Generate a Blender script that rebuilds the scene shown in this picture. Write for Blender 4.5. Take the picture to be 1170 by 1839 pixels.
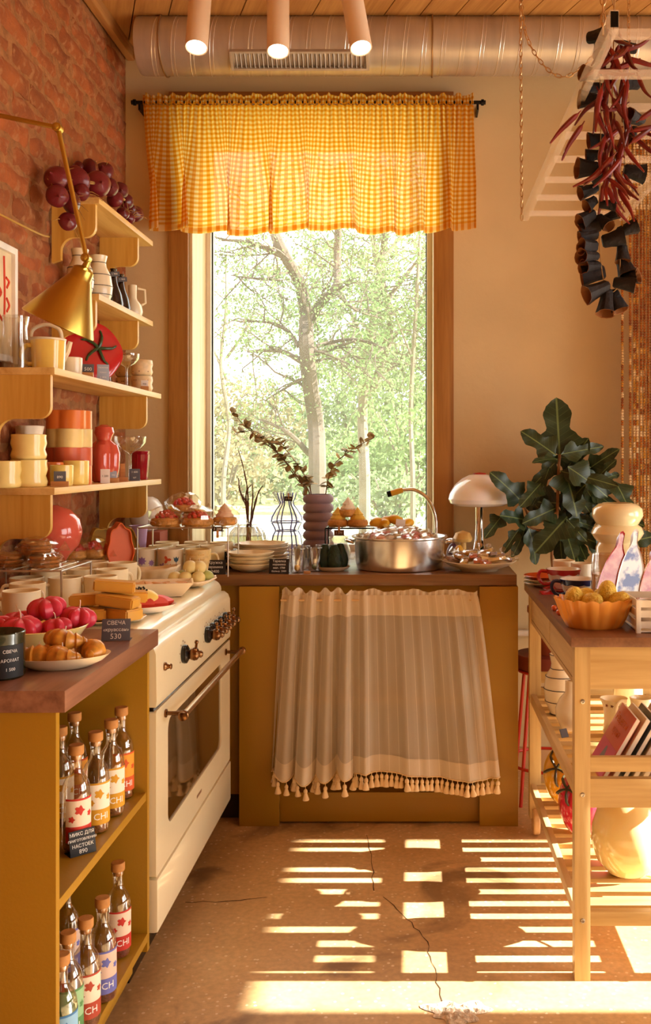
import bpy, bmesh, math, random
from mathutils import Vector, Matrix, noise, Euler
for o in list(bpy.data.objects): bpy.data.objects.remove(o)
SC = bpy.context.scene
COL = SC.collection
PI = math.pi
R = random.Random(7)

# ------------------------------------------------------------------ camera, sky, sun, daylight, exposure
FPX, VX, VY, CAMZ = 1750.0, 748.0, 822.0, 1.32
cam = bpy.data.cameras.new('camera'); camo = bpy.data.objects.new('camera', cam); COL.objects.link(camo)
camo.location = (0, 0, CAMZ); camo.rotation_euler = (PI/2, 0, 0)
cam.sensor_fit = 'VERTICAL'; cam.sensor_height = 36; cam.sensor_width = 36
cam.lens = FPX/1839*36
cam.shift_x = (585-VX)/1839; cam.shift_y = -(919.5-VY)/1839
cam.clip_start = .02; cam.clip_end = 500
SC.camera = camo
W = bpy.data.worlds.new('sky'); SC.world = W; W.use_nodes = True
bg = W.node_tree.nodes['Background']; bg.inputs[0].default_value = (1.0, 1.0, .97, 1); bg.inputs[1].default_value = 5.0
SUN_TAN = .53
def lamp(name, kind, loc, direction, energy, col, **kw):
    l = bpy.data.lights.new(name, kind); l.energy = energy; l.color = col
    for k, v in kw.items(): setattr(l, k, v)
    o = bpy.data.objects.new(name, l); COL.objects.link(o); o.location = loc
    o.rotation_euler = Vector(direction).to_track_quat('-Z', 'Y').to_euler()
    return o
lamp('sun', 'SUN', (6, 2, 5), (-1, 0, -SUN_TAN), 34, (1, 1, .95), angle=.009)
lamp('daylight_side_window', 'AREA', (3.30, 2.85, 1.25), (-1, 0, -.05), 15, (1, 1, .92), shape='RECTANGLE', size=1.1, size_y=1.8)
lamp('daylight_side_window_near', 'AREA', (3.30, .9, 1.3), (-1, 0, -.05), 23, (1, 1, .92), shape='RECTANGLE', size=2.1, size_y=1.8)
SC.view_settings.view_transform = 'Standard'; SC.view_settings.look = 'None'
SC.view_settings.gamma = 1; SC.view_settings.use_curve_mapping = False
SC.view_settings.exposure = 0.0

# ------------------------------------------------------------------ helpers
def G(px, py, Y):                      # a point seen at (px, py) that lies Y metres into the room
    return Vector(((px-VX)*Y/FPX, Y, CAMZ+(VY-py)*Y/FPX))
def on(px, py, h):                     # a point of a horizontal surface at height h
    Y = (CAMZ-h)*FPX/(py-VY); return Vector(((px-VX)*Y/FPX, Y, h))
def lin(c): 
    c = c/255; return c/12.92 if c <= .04045 else ((c+.055)/1.055)**2.4
def rgb(*c): return (lin(c[0]), lin(c[1]), lin(c[2]), 1)
MATS = {}
def nodes(m): return m.node_tree.nodes, m.node_tree.links
def M(name, col, rough=.5, metal=0, var=.12, scale=8, bump=0, bscale=40, stretch=(1,1,1), coat=0, sss=0, trans=0, spec=.5, emit=0, objvar=0, ior=1.45):
    if name in MATS: return MATS[name]
    m = bpy.data.materials.new(name); m.use_nodes = True; N, L = nodes(m); b = N['Principled BSDF']
    c = rgb(*col); b.inputs['Roughness'].default_value = rough; b.inputs['Metallic'].default_value = metal
    b.inputs['Coat Weight'].default_value = coat; b.inputs['Specular IOR Level'].default_value = spec
    b.inputs['Transmission Weight'].default_value = trans; b.inputs['IOR'].default_value = ior
    if sss: b.inputs['Subsurface Weight'].default_value = sss; b.inputs['Subsurface Radius'].default_value = (.03,.015,.008)
    tc = N.new('ShaderNodeTexCoord'); mp = N.new('ShaderNodeMapping'); mp.inputs['Scale'].default_value = stretch
    L.new(tc.outputs['Object'], mp.inputs[0])
    n = N.new('ShaderNodeTexNoise'); n.inputs['Scale'].default_value = scale; n.inputs['Detail'].default_value = 4
    L.new(mp.outputs[0], n.inputs['Vector'])
    r = N.new('ShaderNodeValToRGB'); r.color_ramp.elements[0].position = .3; r.color_ramp.elements[1].position = .7
    r.color_ramp.elements[0].color = tuple(x*(1-var) for x in c[:3])+(1,)
    r.color_ramp.elements[1].color = tuple(min(1, x*(1+var)) for x in c[:3])+(1,)
    L.new(n.outputs['Fac'], r.inputs[0]); out = r.outputs[0]
    if objvar:
        oi = N.new('ShaderNodeObjectInfo'); hs = N.new('ShaderNodeHueSaturation'); mr = N.new('ShaderNodeMapRange')
        mr.inputs[3].default_value = 1-objvar; mr.inputs[4].default_value = 1+objvar
        L.new(oi.outputs['Random'], mr.inputs[0]); L.new(mr.outputs[0], hs.inputs['Value']); L.new(out, hs.inputs['Color']); out = hs.outputs[0]
    L.new(out, b.inputs['Base Color'])
    if bump:
        n2 = N.new('ShaderNodeTexNoise'); n2.inputs['Scale'].default_value = bscale; n2.inputs['Detail'].default_value = 5
        L.new(mp.outputs[0], n2.inputs['Vector'])
        bp = N.new('ShaderNodeBump'); bp.inputs['Strength'].default_value = bump; bp.inputs['Distance'].default_value = .01
        L.new(n2.outputs['Fac'], bp.inputs['Height']); L.new(bp.outputs[0], b.inputs['Normal'])
    if emit: b.inputs['Emission Color'].default_value = c; b.inputs['Emission Strength'].default_value = emit
    MATS[name] = m; return m
def WOOD(name, col, dark, axis='Y', rough=.45, knots=True, coat=0, scale=1):
    if name in MATS: return MATS[name]
    m = bpy.data.materials.new(name); m.use_nodes = True; N, L = nodes(m); b = N['Principled BSDF']
    b.inputs['Roughness'].default_value = rough; b.inputs['Coat Weight'].default_value = coat
    tc = N.new('ShaderNodeTexCoord'); mp = N.new('ShaderNodeMapping'); s = {'X': (.06,1,1), 'Y': (1,.06,1), 'Z': (1,1,.06)}[axis]
    mp.inputs['Scale'].default_value = tuple(x*scale for x in s); L.new(tc.outputs['Object'], mp.inputs[0])
    oi = N.new('ShaderNodeObjectInfo'); add = N.new('ShaderNodeVectorMath'); sc = N.new('ShaderNodeMath'); sc.operation='MULTIPLY'; sc.inputs[1].default_value = 9
    L.new(oi.outputs['Random'], sc.inputs[0]); L.new(mp.outputs[0], add.inputs[0]); L.new(sc.outputs[0], add.inputs[1])
    n = N.new('ShaderNodeTexNoise'); n.inputs['Scale'].default_value = 22; n.inputs['Detail'].default_value = 6; n.inputs['Distortion'].default_value = .6
    L.new(add.outputs[0], n.inputs['Vector'])
    n2 = N.new('ShaderNodeTexNoise'); n2.inputs['Scale'].default_value = 120; n2.inputs['Detail'].default_value = 3; L.new(add.outputs[0], n2.inputs['Vector'])
    mx = N.new('ShaderNodeMath'); mx.operation='MULTIPLY_ADD'; mx.inputs[1].default_value = .35; L.new(n2.outputs[0], mx.inputs[0]); L.new(n.outputs[0], mx.inputs[2])
    r = N.new('ShaderNodeValToRGB'); e = r.color_ramp.elements; e[0].position = .48; e[0].color = rgb(*dark); e[1].position = .82; e[1].color = rgb(*col)
    L.new(mx.outputs[0], r.inputs[0]); out = r.outputs[0]
    if knots:
        mp2 = N.new('ShaderNodeMapping'); mp2.inputs['Scale'].default_value = {'X': (.45,1,1), 'Y': (1,.45,1), 'Z': (1,1,.45)}[axis]
        L.new(tc.outputs['Object'], mp2.inputs[0])
        v = N.new('ShaderNodeTexVoronoi'); v.inputs['Scale'].default_value = 7; L.new(mp2.outputs[0], v.inputs['Vector'])
        r2 = N.new('ShaderNodeValToRGB'); r2.color_ramp.elements[0].position = .05; r2.color_ramp.elements[0].color = (.16,.10,.06,1)
        r2.color_ramp.elements[1].position = .13; r2.color_ramp.elements[1].color = (1,1,1,1)
        L.new(v.outputs['Distance'], r2.inputs[0])
        mm = N.new('ShaderNodeMix'); mm.data_type='RGBA'; mm.blend_type='MULTIPLY'; mm.inputs[0].default_value = .8
        L.new(out, mm.inputs[6]); L.new(r2.outputs[0], mm.inputs[7]); out = mm.outputs[2]
    L.new(out, b.inputs['Base Color'])
    bp = N.new('ShaderNodeBump'); bp.inputs['Strength'].default_value = .12; bp.inputs['Distance'].default_value = .004; L.new(mx.outputs[0], bp.inputs['Height']); L.new(bp.outputs[0], b.inputs['Normal'])
    MATS[name] = m; return m
def GLASS(name, tint=(255,255,255), gloss=.0, edge=.6):           # thin blown glass: clear sheet with a fresnel sheen
    if name in MATS: return MATS[name]
    m = bpy.data.materials.new(name); m.use_nodes = True; N, L = nodes(m); N.remove(N['Principled BSDF']); o = N['Material Output']
    t = N.new('ShaderNodeBsdfTransparent'); t.inputs[0].default_value = rgb(*tint)
    g = N.new('ShaderNodeBsdfGlossy'); g.inputs['Roughness'].default_value = .03; g.inputs[0].default_value = (1,1,1,1)
    lw = N.new('ShaderNodeLayerWeight'); lw.inputs[0].default_value = .25
    mr = N.new('ShaderNodeMapRange'); mr.inputs[3].default_value = .06+gloss; mr.inputs[4].default_value = edge
    L.new(lw.outputs['Facing'], mr.inputs[0]); x = N.new('ShaderNodeMixShader')
    p = N.new('ShaderNodeMath'); p.operation='POWER'; p.inputs[1].default_value = 1.0; L.new(mr.outputs[0], p.inputs[0])
    L.new(p.outputs[0], x.inputs[0]); L.new(t.outputs[0], x.inputs[1]); L.new(g.outputs[0], x.inputs[2]); L.new(x.outputs[0], o.inputs[0])
    MATS[name] = m; return m
def EMIT(name, col, s):
    if name in MATS: return MATS[name]
    m = bpy.data.materials.new(name); m.use_nodes = True; N, L = nodes(m); b = N['Principled BSDF']
    b.inputs['Base Color'].default_value = (.8,.8,.8,1); b.inputs['Emission Color'].default_value = rgb(*col); b.inputs['Emission Strength'].default_value = s
    MATS[name] = m; return m

def M2(name, c1, c2, rough=.3, scale=10, lo=.45, hi=.55, coat=0, bump=0):      # two-colour mottled glaze
    m = M(name, c1, rough, var=0, scale=scale, coat=coat, bump=bump); r = [n for n in m.node_tree.nodes if n.type == 'VALTORGB'][0]
    e = r.color_ramp.elements; e[0].position, e[0].color = lo, rgb(*c1); e[1].position, e[1].color = hi, rgb(*c2); return m
def FROST(name, col, fac):                                  # cloudy clear plastic
    m = bpy.data.materials.new(name); m.use_nodes = True; N, L = nodes(m); b = N['Principled BSDF']; b.inputs['Base Color'].default_value = rgb(*col); b.inputs['Roughness'].default_value = .15
    t = N.new('ShaderNodeBsdfTransparent'); x = N.new('ShaderNodeMixShader'); x.inputs[0].default_value = fac
    L.new(t.outputs[0], x.inputs[1]); L.new(b.outputs[0], x.inputs[2]); L.new(x.outputs[0], N['Material Output'].inputs[0]); MATS[name] = m; return m
class MB:
    def __init__(s): s.v = []; s.f = []; s.uv = None
    def add(s, v, f, T=None):
        k = len(s.v); s.v += [tuple(T @ Vector(p)) for p in v] if T else [tuple(p) for p in v]; s.f += [tuple(i+k for i in q) for q in f]; return s
    def box(s, a, b, T=None):
        x0,y0,z0 = a; x1,y1,z1 = b
        return s.add([(x0,y0,z0),(x1,y0,z0),(x1,y1,z0),(x0,y1,z0),(x0,y0,z1),(x1,y0,z1),(x1,y1,z1),(x0,y1,z1)],
              [(0,3,2,1),(4,5,6,7),(0,1,5,4),(1,2,6,5),(2,3,7,6),(3,0,4,7)], T)
    def cbox(s, c, d, T=None): return s.box([c[i]-d[i]/2 for i in range(3)], [c[i]+d[i]/2 for i in range(3)], T)
    def bev(s, a, b, r=.003, T=None):                   # box with chamfered edges
        bm = bmesh.new(); bmesh.ops.create_cube(bm, size=1)
        for v in bm.verts: v.co = Vector([(a[i]+b[i])/2+v.co[i]*(b[i]-a[i]) for i in range(3)])
        bmesh.ops.bevel(bm, geom=bm.edges[:], offset=r, segments=2, affect='EDGES', profile=.7)
        bm.verts.index_update(); vs = [v.co.copy() for v in bm.verts]; fs = [[v.index for v in f.verts] for f in bm.faces]; bm.free()
        return s.add(vs, fs, T)
    def lathe(s, prof, n=24, T=None, wob=None):          # prof: (radius, z) from bottom to top; wob(ang, z, r)->factor
        v = []; f = []
        for (r, z) in prof:
            for i in range(n):
                a = 2*PI*i/n; k = wob(a, z, r) if wob else 1; v.append((r*k*math.cos(a), r*k*math.sin(a), z))
        m = len(prof)
        for j in range(m-1):
            for i in range(n):
                i2 = (i+1) % n; f.append((j*n+i, j*n+i2, (j+1)*n+i2, (j+1)*n+i))
        if prof[0][0] > 1e-5: f.append(tuple(range(n-1,-1,-1)))
        if prof[-1][0] > 1e-5: f.append(tuple((m-1)*n+i for i in range(n)))
        return s.add(v, f, T)
    def tube(s, pts, r, n=8, closed=False):
        pts = [Vector(p) for p in pts]; m = len(pts); rr = r if isinstance(r, (list, tuple)) else [r]*m
        v = []; f = []; up = None
        for i, p in enumerate(pts):
            if closed: d = pts[(i+1) % m]-pts[i-1]
            else: d = pts[min(i+1, m-1)]-pts[max(i-1, 0)]
            d = d.normalized() if d.length > 1e-9 else Vector((0,0,1))
            if up is None:
                up = Vector((0,0,1)) if abs(d.z) < .9 else Vector((1,0,0))
            a = d.cross(up); a = a.normalized() if a.length > 1e-6 else d.orthogonal().normalized(); b = a.cross(d).normalized(); up = b
            for k in range(n): t = 2*PI*k/n; v.append(p+(a*math.cos(t)+b*math.sin(t))*rr[i])
        for i in range(m if closed else m-1):
            j = (i+1) % m
            for k in range(n): k2 = (k+1) % n; f.append((i*n+k, i*n+k2, j*n+k2, j*n+k))
        if not closed: f.append(tuple(range(n-1,-1,-1))); f.append(tuple((m-1)*n+k for k in range(n)))
        return s.add(v, f)
    def cyl(s, p0, p1, r, n=16, r1=None): return s.tube([p0, p1], [r, r if r1 is None else r1], n)
    def ball(s, c, r, n=16, m=10, T=None, fn=None):
        r = r if isinstance(r, (tuple, list)) else (r, r, r); v = []; f = []
        v.append((0,0,-1))
        for j in range(1, m):
            t = PI*j/m
            for i in range(n): a = 2*PI*i/n; v.append((math.sin(t)*math.cos(a), math.sin(t)*math.sin(a), -math.cos(t)))
        v.append((0,0,1)); e = len(v)-1
        for i in range(n): f.append((0, 1+(i+1) % n, 1+i)); f.append((e, e-n+i, e-n+(i+1) % n))
        for j in range(m-2):
            for i in range(n): a = 1+j*n; f.append((a+i, a+(i+1) % n, a+n+(i+1) % n, a+n+i))
        o = []
        for p in v:
            k = fn(Vector(p)) if fn else 1; o.append((c[0]+p[0]*r[0]*k, c[1]+p[1]*r[1]*k, c[2]+p[2]*r[2]*k))
        return s.add(o, f, T)
    def grid(s, nu, nv, fn, thick=0):
        k = len(s.v); uv = []
        for j in range(nv+1):
            for i in range(nu+1): s.v.append(tuple(fn(i/nu, j/nv)))
        for j in range(nv):
            for i in range(nu): a = k+j*(nu+1)+i; s.f.append((a, a+1, a+nu+2, a+nu+1))
        return s
    def prism(s, poly, z0, z1, T=None):                 # poly: list of (x, y), extruded in z
        n = len(poly); v = [(x,y,z0) for x,y in poly]+[(x,y,z1) for x,y in poly]
        f = [tuple(range(n-1,-1,-1)), tuple(range(n, 2*n))]+[(i,(i+1) % n,n+(i+1) % n,n+i) for i in range(n)]
        return s.add(v, f, T)
    def mesh(s, name, mat, smooth=True, angle=35, bevel=0):
        me = bpy.data.meshes.new(name); me.from_pydata([tuple(p) for p in s.v], [], s.f); me.update()
        if mat: me.materials.append(mat)
        if smooth:
            me.polygons.foreach_set('use_smooth', [True]*len(me.polygons)); me.set_sharp_from_angle(angle=math.radians(angle))
        return me
    def build(s, name, mat, parent=None, smooth=True, angle=35, solid=0, sub=0, kind=None, loc=None, rot=None):
        me = s.mesh(name, mat, smooth, angle); o = bpy.data.objects.new(name, me); COL.objects.link(o)
        if parent: o.parent = parent
        if loc is not None: o.location = loc
        if rot is not None: o.rotation_euler = rot
        if solid: md = o.modifiers.new('solid', 'SOLIDIFY'); md.thickness = solid; md.offset = 0
        if sub: md = o.modifiers.new('sub', 'SUBSURF'); md.levels = sub; md.render_levels = sub
        if kind: o['kind'] = kind
        return o
def tag(o, label, cat, group=None, kind=None):
    o['label'] = label; o['category'] = cat
    if group: o['group'] = group
    if kind: o['kind'] = kind
    return o
def thing(name, label, cat, loc=(0,0,0), rotz=0, group=None):
    o = bpy.data.objects.new(name, None); COL.objects.link(o); o.empty_display_size = .02
    o.location = loc; o.rotation_euler = (0,0,rotz); return tag(o, label, cat, group)
def struct(o, label=None):
    o['kind'] = 'structure'
    if label: o['label'] = label
    return o
def dup(root, loc, rotz=None, label=None, scale=None):
    r = root.copy(); COL.objects.link(r); r.location = loc
    if rotz is not None: r.rotation_euler = (r.rotation_euler[0], r.rotation_euler[1], rotz)
    if scale: r.scale = (scale,)*3
    if label: r['label'] = label
    for ch in list(root.children):
        c = ch.copy(); COL.objects.link(c); c.parent = r
        for g in list(ch.children): d = g.copy(); COL.objects.link(d); d.parent = c
    return r
def inst(me, name, parent, loc=(0,0,0), rot=(0,0,0), scale=(1,1,1)):
    o = bpy.data.objects.new(name, me); COL.objects.link(o); o.parent = parent; o.location = loc; o.rotation_euler = rot
    o.scale = scale if isinstance(scale, (tuple, list)) else (scale,)*3; return o
def TR(loc=(0,0,0), rot=(0,0,0), sc=(1,1,1)):
    if not isinstance(sc, (tuple, list)): sc = (sc,)*3
    return Matrix.Translation(loc) @ Euler(rot).to_matrix().to_4x4() @ Matrix.Diagonal(tuple(sc)+(1,))
TEXTS = []
def text(s, size, mat, parent, loc, rot, radius=0, ext=.0002, align='CENTER', name='lettering'):
    TEXTS.append((s, size, mat, parent, loc, rot, radius, ext, align, name))
def flush_texts():
    made = []
    for (s, size, mat, parent, loc, rot, radius, ext, align, name) in TEXTS:
        c = bpy.data.curves.new('t', 'FONT'); c.body = s; c.size = size; c.extrude = ext; c.align_x = align; c.align_y = 'CENTER'; c.resolution_u = 2
        o = bpy.data.objects.new('t', c); COL.objects.link(o); made.append(o)
    bpy.context.view_layer.update(); dg = bpy.context.evaluated_depsgraph_get()
    for o, (s, size, mat, parent, loc, rot, radius, ext, align, name) in zip(made, TEXTS):
        me = bpy.data.meshes.new_from_object(o.evaluated_get(dg)); me.materials.clear(); me.materials.append(mat)
        if radius:
            for v in me.vertices:
                a = v.co.x/radius; rr = radius+v.co.z; v.co = Vector((rr*math.sin(a), v.co.y, rr*math.cos(a)-radius))
        n = bpy.data.objects.new(name, me); COL.objects.link(n); n.parent = parent; n.location = loc; n.rotation_euler = rot
        c = o.data; bpy.data.objects.remove(o); bpy.data.curves.remove(c)
def arc(cx, cz, r, a0, a1, n=8): return [(cx+r*math.cos(a0+(a1-a0)*i/n), cz+r*math.sin(a0+(a1-a0)*i/n)) for i in range(n+1)]
def catmull(pts, n=6):
    P = [Vector(p) for p in pts]; P = [P[0]*2-P[1]]+P+[P[-1]*2-P[-2]]; out = []
    for i in range(1, len(P)-2):
        for k in range(n):
            t = k/n; a,b,c,d = P[i-1:i+3]
            out.append(.5*((2*b)+(c-a)*t+(2*a-5*b+4*c-d)*t*t+(3*b-a-3*c+d)*t**3))
    out.append(P[-2]); return out
# ------------------------------------------------------------------ the setting
XL, XR, YB, YF, ZC = -1.22, 3.40, 4.114, -2.2, 3.05
GY = 4.44                                                   # glass plane
WX0, WX1, WZ1 = -.96, .073, 2.78                            # window opening in the back wall
m_plaster = M('plaster', (208,180,134), .9, var=.05, scale=3, bump=.35, bscale=14)
m_wood_post = WOOD('pine_post', (174,118,50), (140,88,30), 'Z', .5)
m_white = M('window_white', (225,215,200), .4, var=.03)
# floor
def floor_mat():
    m = bpy.data.materials.new('polished_concrete'); m.use_nodes = True; N, L = nodes(m); b = N['Principled BSDF']
    tc = N.new('ShaderNodeTexCoord')
    def noi(s, d=6, dist=0):
        n = N.new('ShaderNodeTexNoise'); n.inputs['Scale'].default_value = s; n.inputs['Detail'].default_value = d; n.inputs['Distortion'].default_value = dist; L.new(tc.outputs['Object'], n.inputs['Vector']); return n
    def ramp(src, stops):
        r = N.new('ShaderNodeValToRGB'); e = r.color_ramp.elements
        e[0].position, e[0].color = stops[0]; e[1].position, e[1].color = stops[-1]
        for p, c in stops[1:-1]: x = e.new(p); x.color = c
        L.new(src, r.inputs[0]); return r.outputs[0]
    def mix(a, c, fac, mode='MIX'):
        x = N.new('ShaderNodeMix'); x.data_type='RGBA'; x.blend_type = mode
        if isinstance(fac, float): x.inputs[0].default_value = fac
        else: L.new(fac, x.inputs[0])
        L.new(a, x.inputs[6])
        if isinstance(c, tuple): x.inputs[7].default_value = c
        else: L.new(c, x.inputs[7])
        return x.outputs[2]
    base = ramp(noi(2.2).outputs[0], [(.3, rgb(196,154,102)), (.55, rgb(216,174,120)), (.75, rgb(228,192,142))])
    fine = ramp(noi(60, 4).outputs[0], [(.35, (.8,.8,.8,1)), (.65, (1,1,1,1))])
    c = mix(base, fine, .9, 'MULTIPLY')
    v = N.new('ShaderNodeTexVoronoi'); v.inputs['Scale'].default_value = 60; L.new(tc.outputs['Object'], v.inputs['Vector'])
    vm = ramp(v.outputs['Distance'], [(.20, (1,1,1,1)), (.30, (0,0,0,1))])
    sel = ramp(v.outputs['Color'], [(.62, (0,0,0,1)), (.70, (.8,.8,.8,1))])
    fm = N.new('ShaderNodeMath'); fm.operation='MULTIPLY'; L.new(vm, fm.inputs[0]); L.new(sel, fm.inputs[1])
    c = mix(c, rgb(238,216,180), fm.outputs[0])
    st = ramp(noi(2.7, 7, .8).outputs[0], [(.57, (0,0,0,1)), (.66, (.75,.75,.75,1))])
    c = mix(c, rgb(112,80,50), st)
    L.new(c, b.inputs['Base Color'])
    rr = ramp(noi(5).outputs[0], [(.3, (.28,.28,.28,1)), (.7, (.5,.5,.5,1))]); L.new(rr, b.inputs['Roughness'])
    bp = N.new('ShaderNodeBump'); bp.inputs['Strength'].default_value = .12; bp.inputs['Distance'].default_value = .004
    L.new(noi(35).outputs[0], bp.inputs['Height']); L.new(bp.outputs[0], b.inputs['Normal'])
    return m
m_floor = floor_mat()
fl = MB().box((XL-.3, YF-.3, -.12), (XR+.3, YB+.02, 0)).build('floor', m_floor, smooth=False); struct(fl, 'worn polished concrete floor with pale aggregate')
m_crack = M('crack_dark', (70,48,30), .9)
def crack(pts, w):
    b = MB(); P = [on(x, y, 0) for x, y in pts]; Q = []
    for i in range(len(P)-1):
        for k in range(5):
            t = k/5; p = P[i].lerp(P[i+1], t); p += Vector((R.uniform(-.006,.006), R.uniform(-.006,.006), 0)); Q.append(p)
    Q.append(P[-1]); L = []
    for i, p in enumerate(Q):
        d = (Q[min(i+1,len(Q)-1)]-Q[max(i-1,0)]).normalized(); s = Vector((-d.y, d.x, 0))*w*R.uniform(.4,1.3); L.append((p+s, p-s))
    v = []; f = []
    for a, c in L: v += [(a.x,a.y,.0008),(c.x,c.y,.0008)]
    for i in range(len(L)-1): f.append((2*i,2*i+1,2*i+3,2*i+2))
    b.add(v, f).build('crack', m_crack, fl, smooth=False)
crack([(690,1610),(735,1650),(765,1690),(782,1740),(795,1800)], .0012)
crack([(660,1500),(668,1560),(672,1600)], .0015)
crack([(330,1622),(420,1618),(480,1612)], .002)
# broken patch in the floor
pb = MB(); c0 = on(822, 1818, 0)
def patch(u, v):
    a = 2*PI*u; r = v*(.062+.014*math.sin(3*a)+.01*math.sin(7*a+1)); x = c0.x+r*1.15*math.cos(a); y = c0.y+r*.8*math.sin(a)
    z = .0015+.007*noise.noise(Vector((x*60,y*60,3)))*(1 if v < .9 else 0)+.006*(1-v)
    return (x, y, max(z,.0006))
pb.grid(48, 14, patch).build('broken_patch', M('rubble', (205,180,150), .95, var=.35, scale=60, bump=.6, bscale=120), fl)
# back wall with window opening
wb = MB(); T2 = GY+.12
wb.box((XL-.3, YB, 0), (WX0, T2, ZC)); wb.box((WX1, YB, 0), (XR, T2, ZC)); wb.box((WX0, YB, 0), (WX1, T2, .86)); wb.box((WX0, YB, WZ1), (WX1, T2, ZC))
wall_back = struct(wb.build('wall_back', m_plaster, smooth=False), 'warm cream plaster wall around the tall window')
# left wall: mortar slab carrying bricks
def brick_mat():
    m = bpy.data.materials.new('old_brick'); m.use_nodes = True; N, L = nodes(m); b = N['Principled BSDF']; b.inputs['Roughness'].default_value = .9
    tc = N.new('ShaderNodeTexCoord'); oi = N.new('ShaderNodeObjectInfo')
    sm = N.new('ShaderNodeVectorMath'); L.new(tc.outputs['Object'], sm.inputs[0]); L.new(oi.outputs['Location'], sm.inputs[1])
    def noi(s, d=5):
        n = N.new('ShaderNodeTexNoise'); n.inputs['Scale'].default_value = s; n.inputs['Detail'].default_value = d; L.new(sm.outputs[0], n.inputs['Vector']); return n.outputs[0]
    r = N.new('ShaderNodeValToRGB'); e = r.color_ramp.elements; e[0].color = rgb(136,72,34); e[1].color = rgb(176,98,48); e[0].position=.3; e[1].position=.72
    L.new(noi(9), r.inputs[0])
    r3 = N.new('ShaderNodeValToRGB'); e = r3.color_ramp.elements; e[0].color = (.74,.74,.74,1); e[1].color = (1.12,1.05,1,1); L.new(oi.outputs['Random'], r3.inputs[0])
    mu = N.new('ShaderNodeMix'); mu.data_type='RGBA'; mu.blend_type='MULTIPLY'; mu.inputs[0].default_value = .8; L.new(r.outputs[0], mu.inputs[6]); L.new(r3.outputs[0], mu.inputs[7])
    r2 = N.new('ShaderNodeValToRGB'); e = r2.color_ramp.elements; e[0].position=.53; e[0].color=(0,0,0,1); e[1].position=.66; e[1].color=(.75,.75,.75,1); L.new(noi(26,7), r2.inputs[0])
    mx = N.new('ShaderNodeMix'); mx.data_type='RGBA'; L.new(r2.outputs[0], mx.inputs[0]); L.new(mu.outputs[2], mx.inputs[6]); mx.inputs[7].default_value = rgb(178,122,78)
    L.new(mx.outputs[2], b.inputs['Base Color'])
    bp = N.new('ShaderNodeBump'); bp.inputs['Strength'].default_value = .8; bp.inputs['Distance'].default_value = .008; L.new(noi(55,7), bp.inputs['Height']); L.new(bp.outputs[0], b.inputs['Normal'])
    return m
m_brick = brick_mat(); m_mortar = M('mortar', (158,104,62), .95, var=.25, scale=25, bump=.8, bscale=60)
wall_left = struct(MB().box((XL-.3, YF, 0), (XL-.008, YB, ZC)).build('wall_left', m_mortar, smooth=False), 'old orange brick wall with crumbling mortar')
bricks = []
for k in range(7):
    rr = random.Random(k); b = MB(); nx, nz = 7, 3; hl = .122; hh = .0325
    vs = []; fs = []
    for j in range(nz+1):
        for i in range(nx+1):
            y = -hl+2*hl*i/nx; z = -hh+2*hh*j/nz; edge = i in (0,nx) or j in (0,nz)
            x = (-.006 if edge else .0035)+rr.uniform(-.003,.003)
            vs.append((x, y+(rr.uniform(-.004,.004)), z+rr.uniform(-.004,.004)))
    for j in range(nz):
        for i in range(nx): a = j*(nx+1)+i; fs.append((a,a+1,a+nx+2,a+nx+1))
    ring = [i for i in range(nx+1)]+[j*(nx+1)+nx for j in range(1,nz+1)]+[nz*(nx+1)+i for i in range(nx-1,-1,-1)]+[j*(nx+1) for j in range(nz-1,0,-1)]
    n0 = len(vs)
    for q in ring: vs.append((-.03, vs[q][1]*1.0, vs[q][2]*1.0))
    for i in range(len(ring)): j = (i+1) % len(ring); fs.append((ring[j], ring[i], n0+i, n0+j))
    b.add(vs, fs); bricks.append(b.mesh('brick', m_brick, True, 50))
kk = 0
for row in range(28):
    z = .90+.0325+row*.0772
    if z > ZC-.05: break
    y = YB-.128-(.128 if row % 2 else 0)
    if row % 2: inst(bricks[row % 7], 'brick', wall_left, (XL-.004, YB-.066, z), (R.uniform(-.01,.01),0,0), (1,.48,1))
    while y > 2.15:
        inst(R.choice(bricks), 'brick', wall_left, (XL-.004+R.uniform(-.004,.003), y-(.0 if not row % 2 else .005), z+R.uniform(-.002,.002)), (R.uniform(-.012,.012),R.uniform(-.02,.02),R.uniform(-.02,.02)), (1,R.uniform(.97,1.0),1)); y -= .257; kk += 1
# right wall with two windows, front wall with shop window
m_wallp = M('plaster_plain', (206,178,132), .9, var=.04, scale=3)
wr = MB(); zs, zh = .32, 2.12
for a, c in ((YF, -.15), (1.95, 2.285), (3.40, YB)): wr.box((XR, a, 0), (XR+.2, c, ZC))
for a, c in ((-.15, 1.95), (2.285, 3.40)): wr.box((XR, a, 0), (XR+.2, c, zs)); wr.box((XR, a, zh), (XR+.2, c, ZC))
struct(wr.build('wall_right', m_wallp, smooth=False))
wf = MB(); wf.box((XL-.3, YF-.2, 0), (XR+.2, YF, ZC))
struct(wf.build('wall_front', m_wallp, smooth=False))
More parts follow.
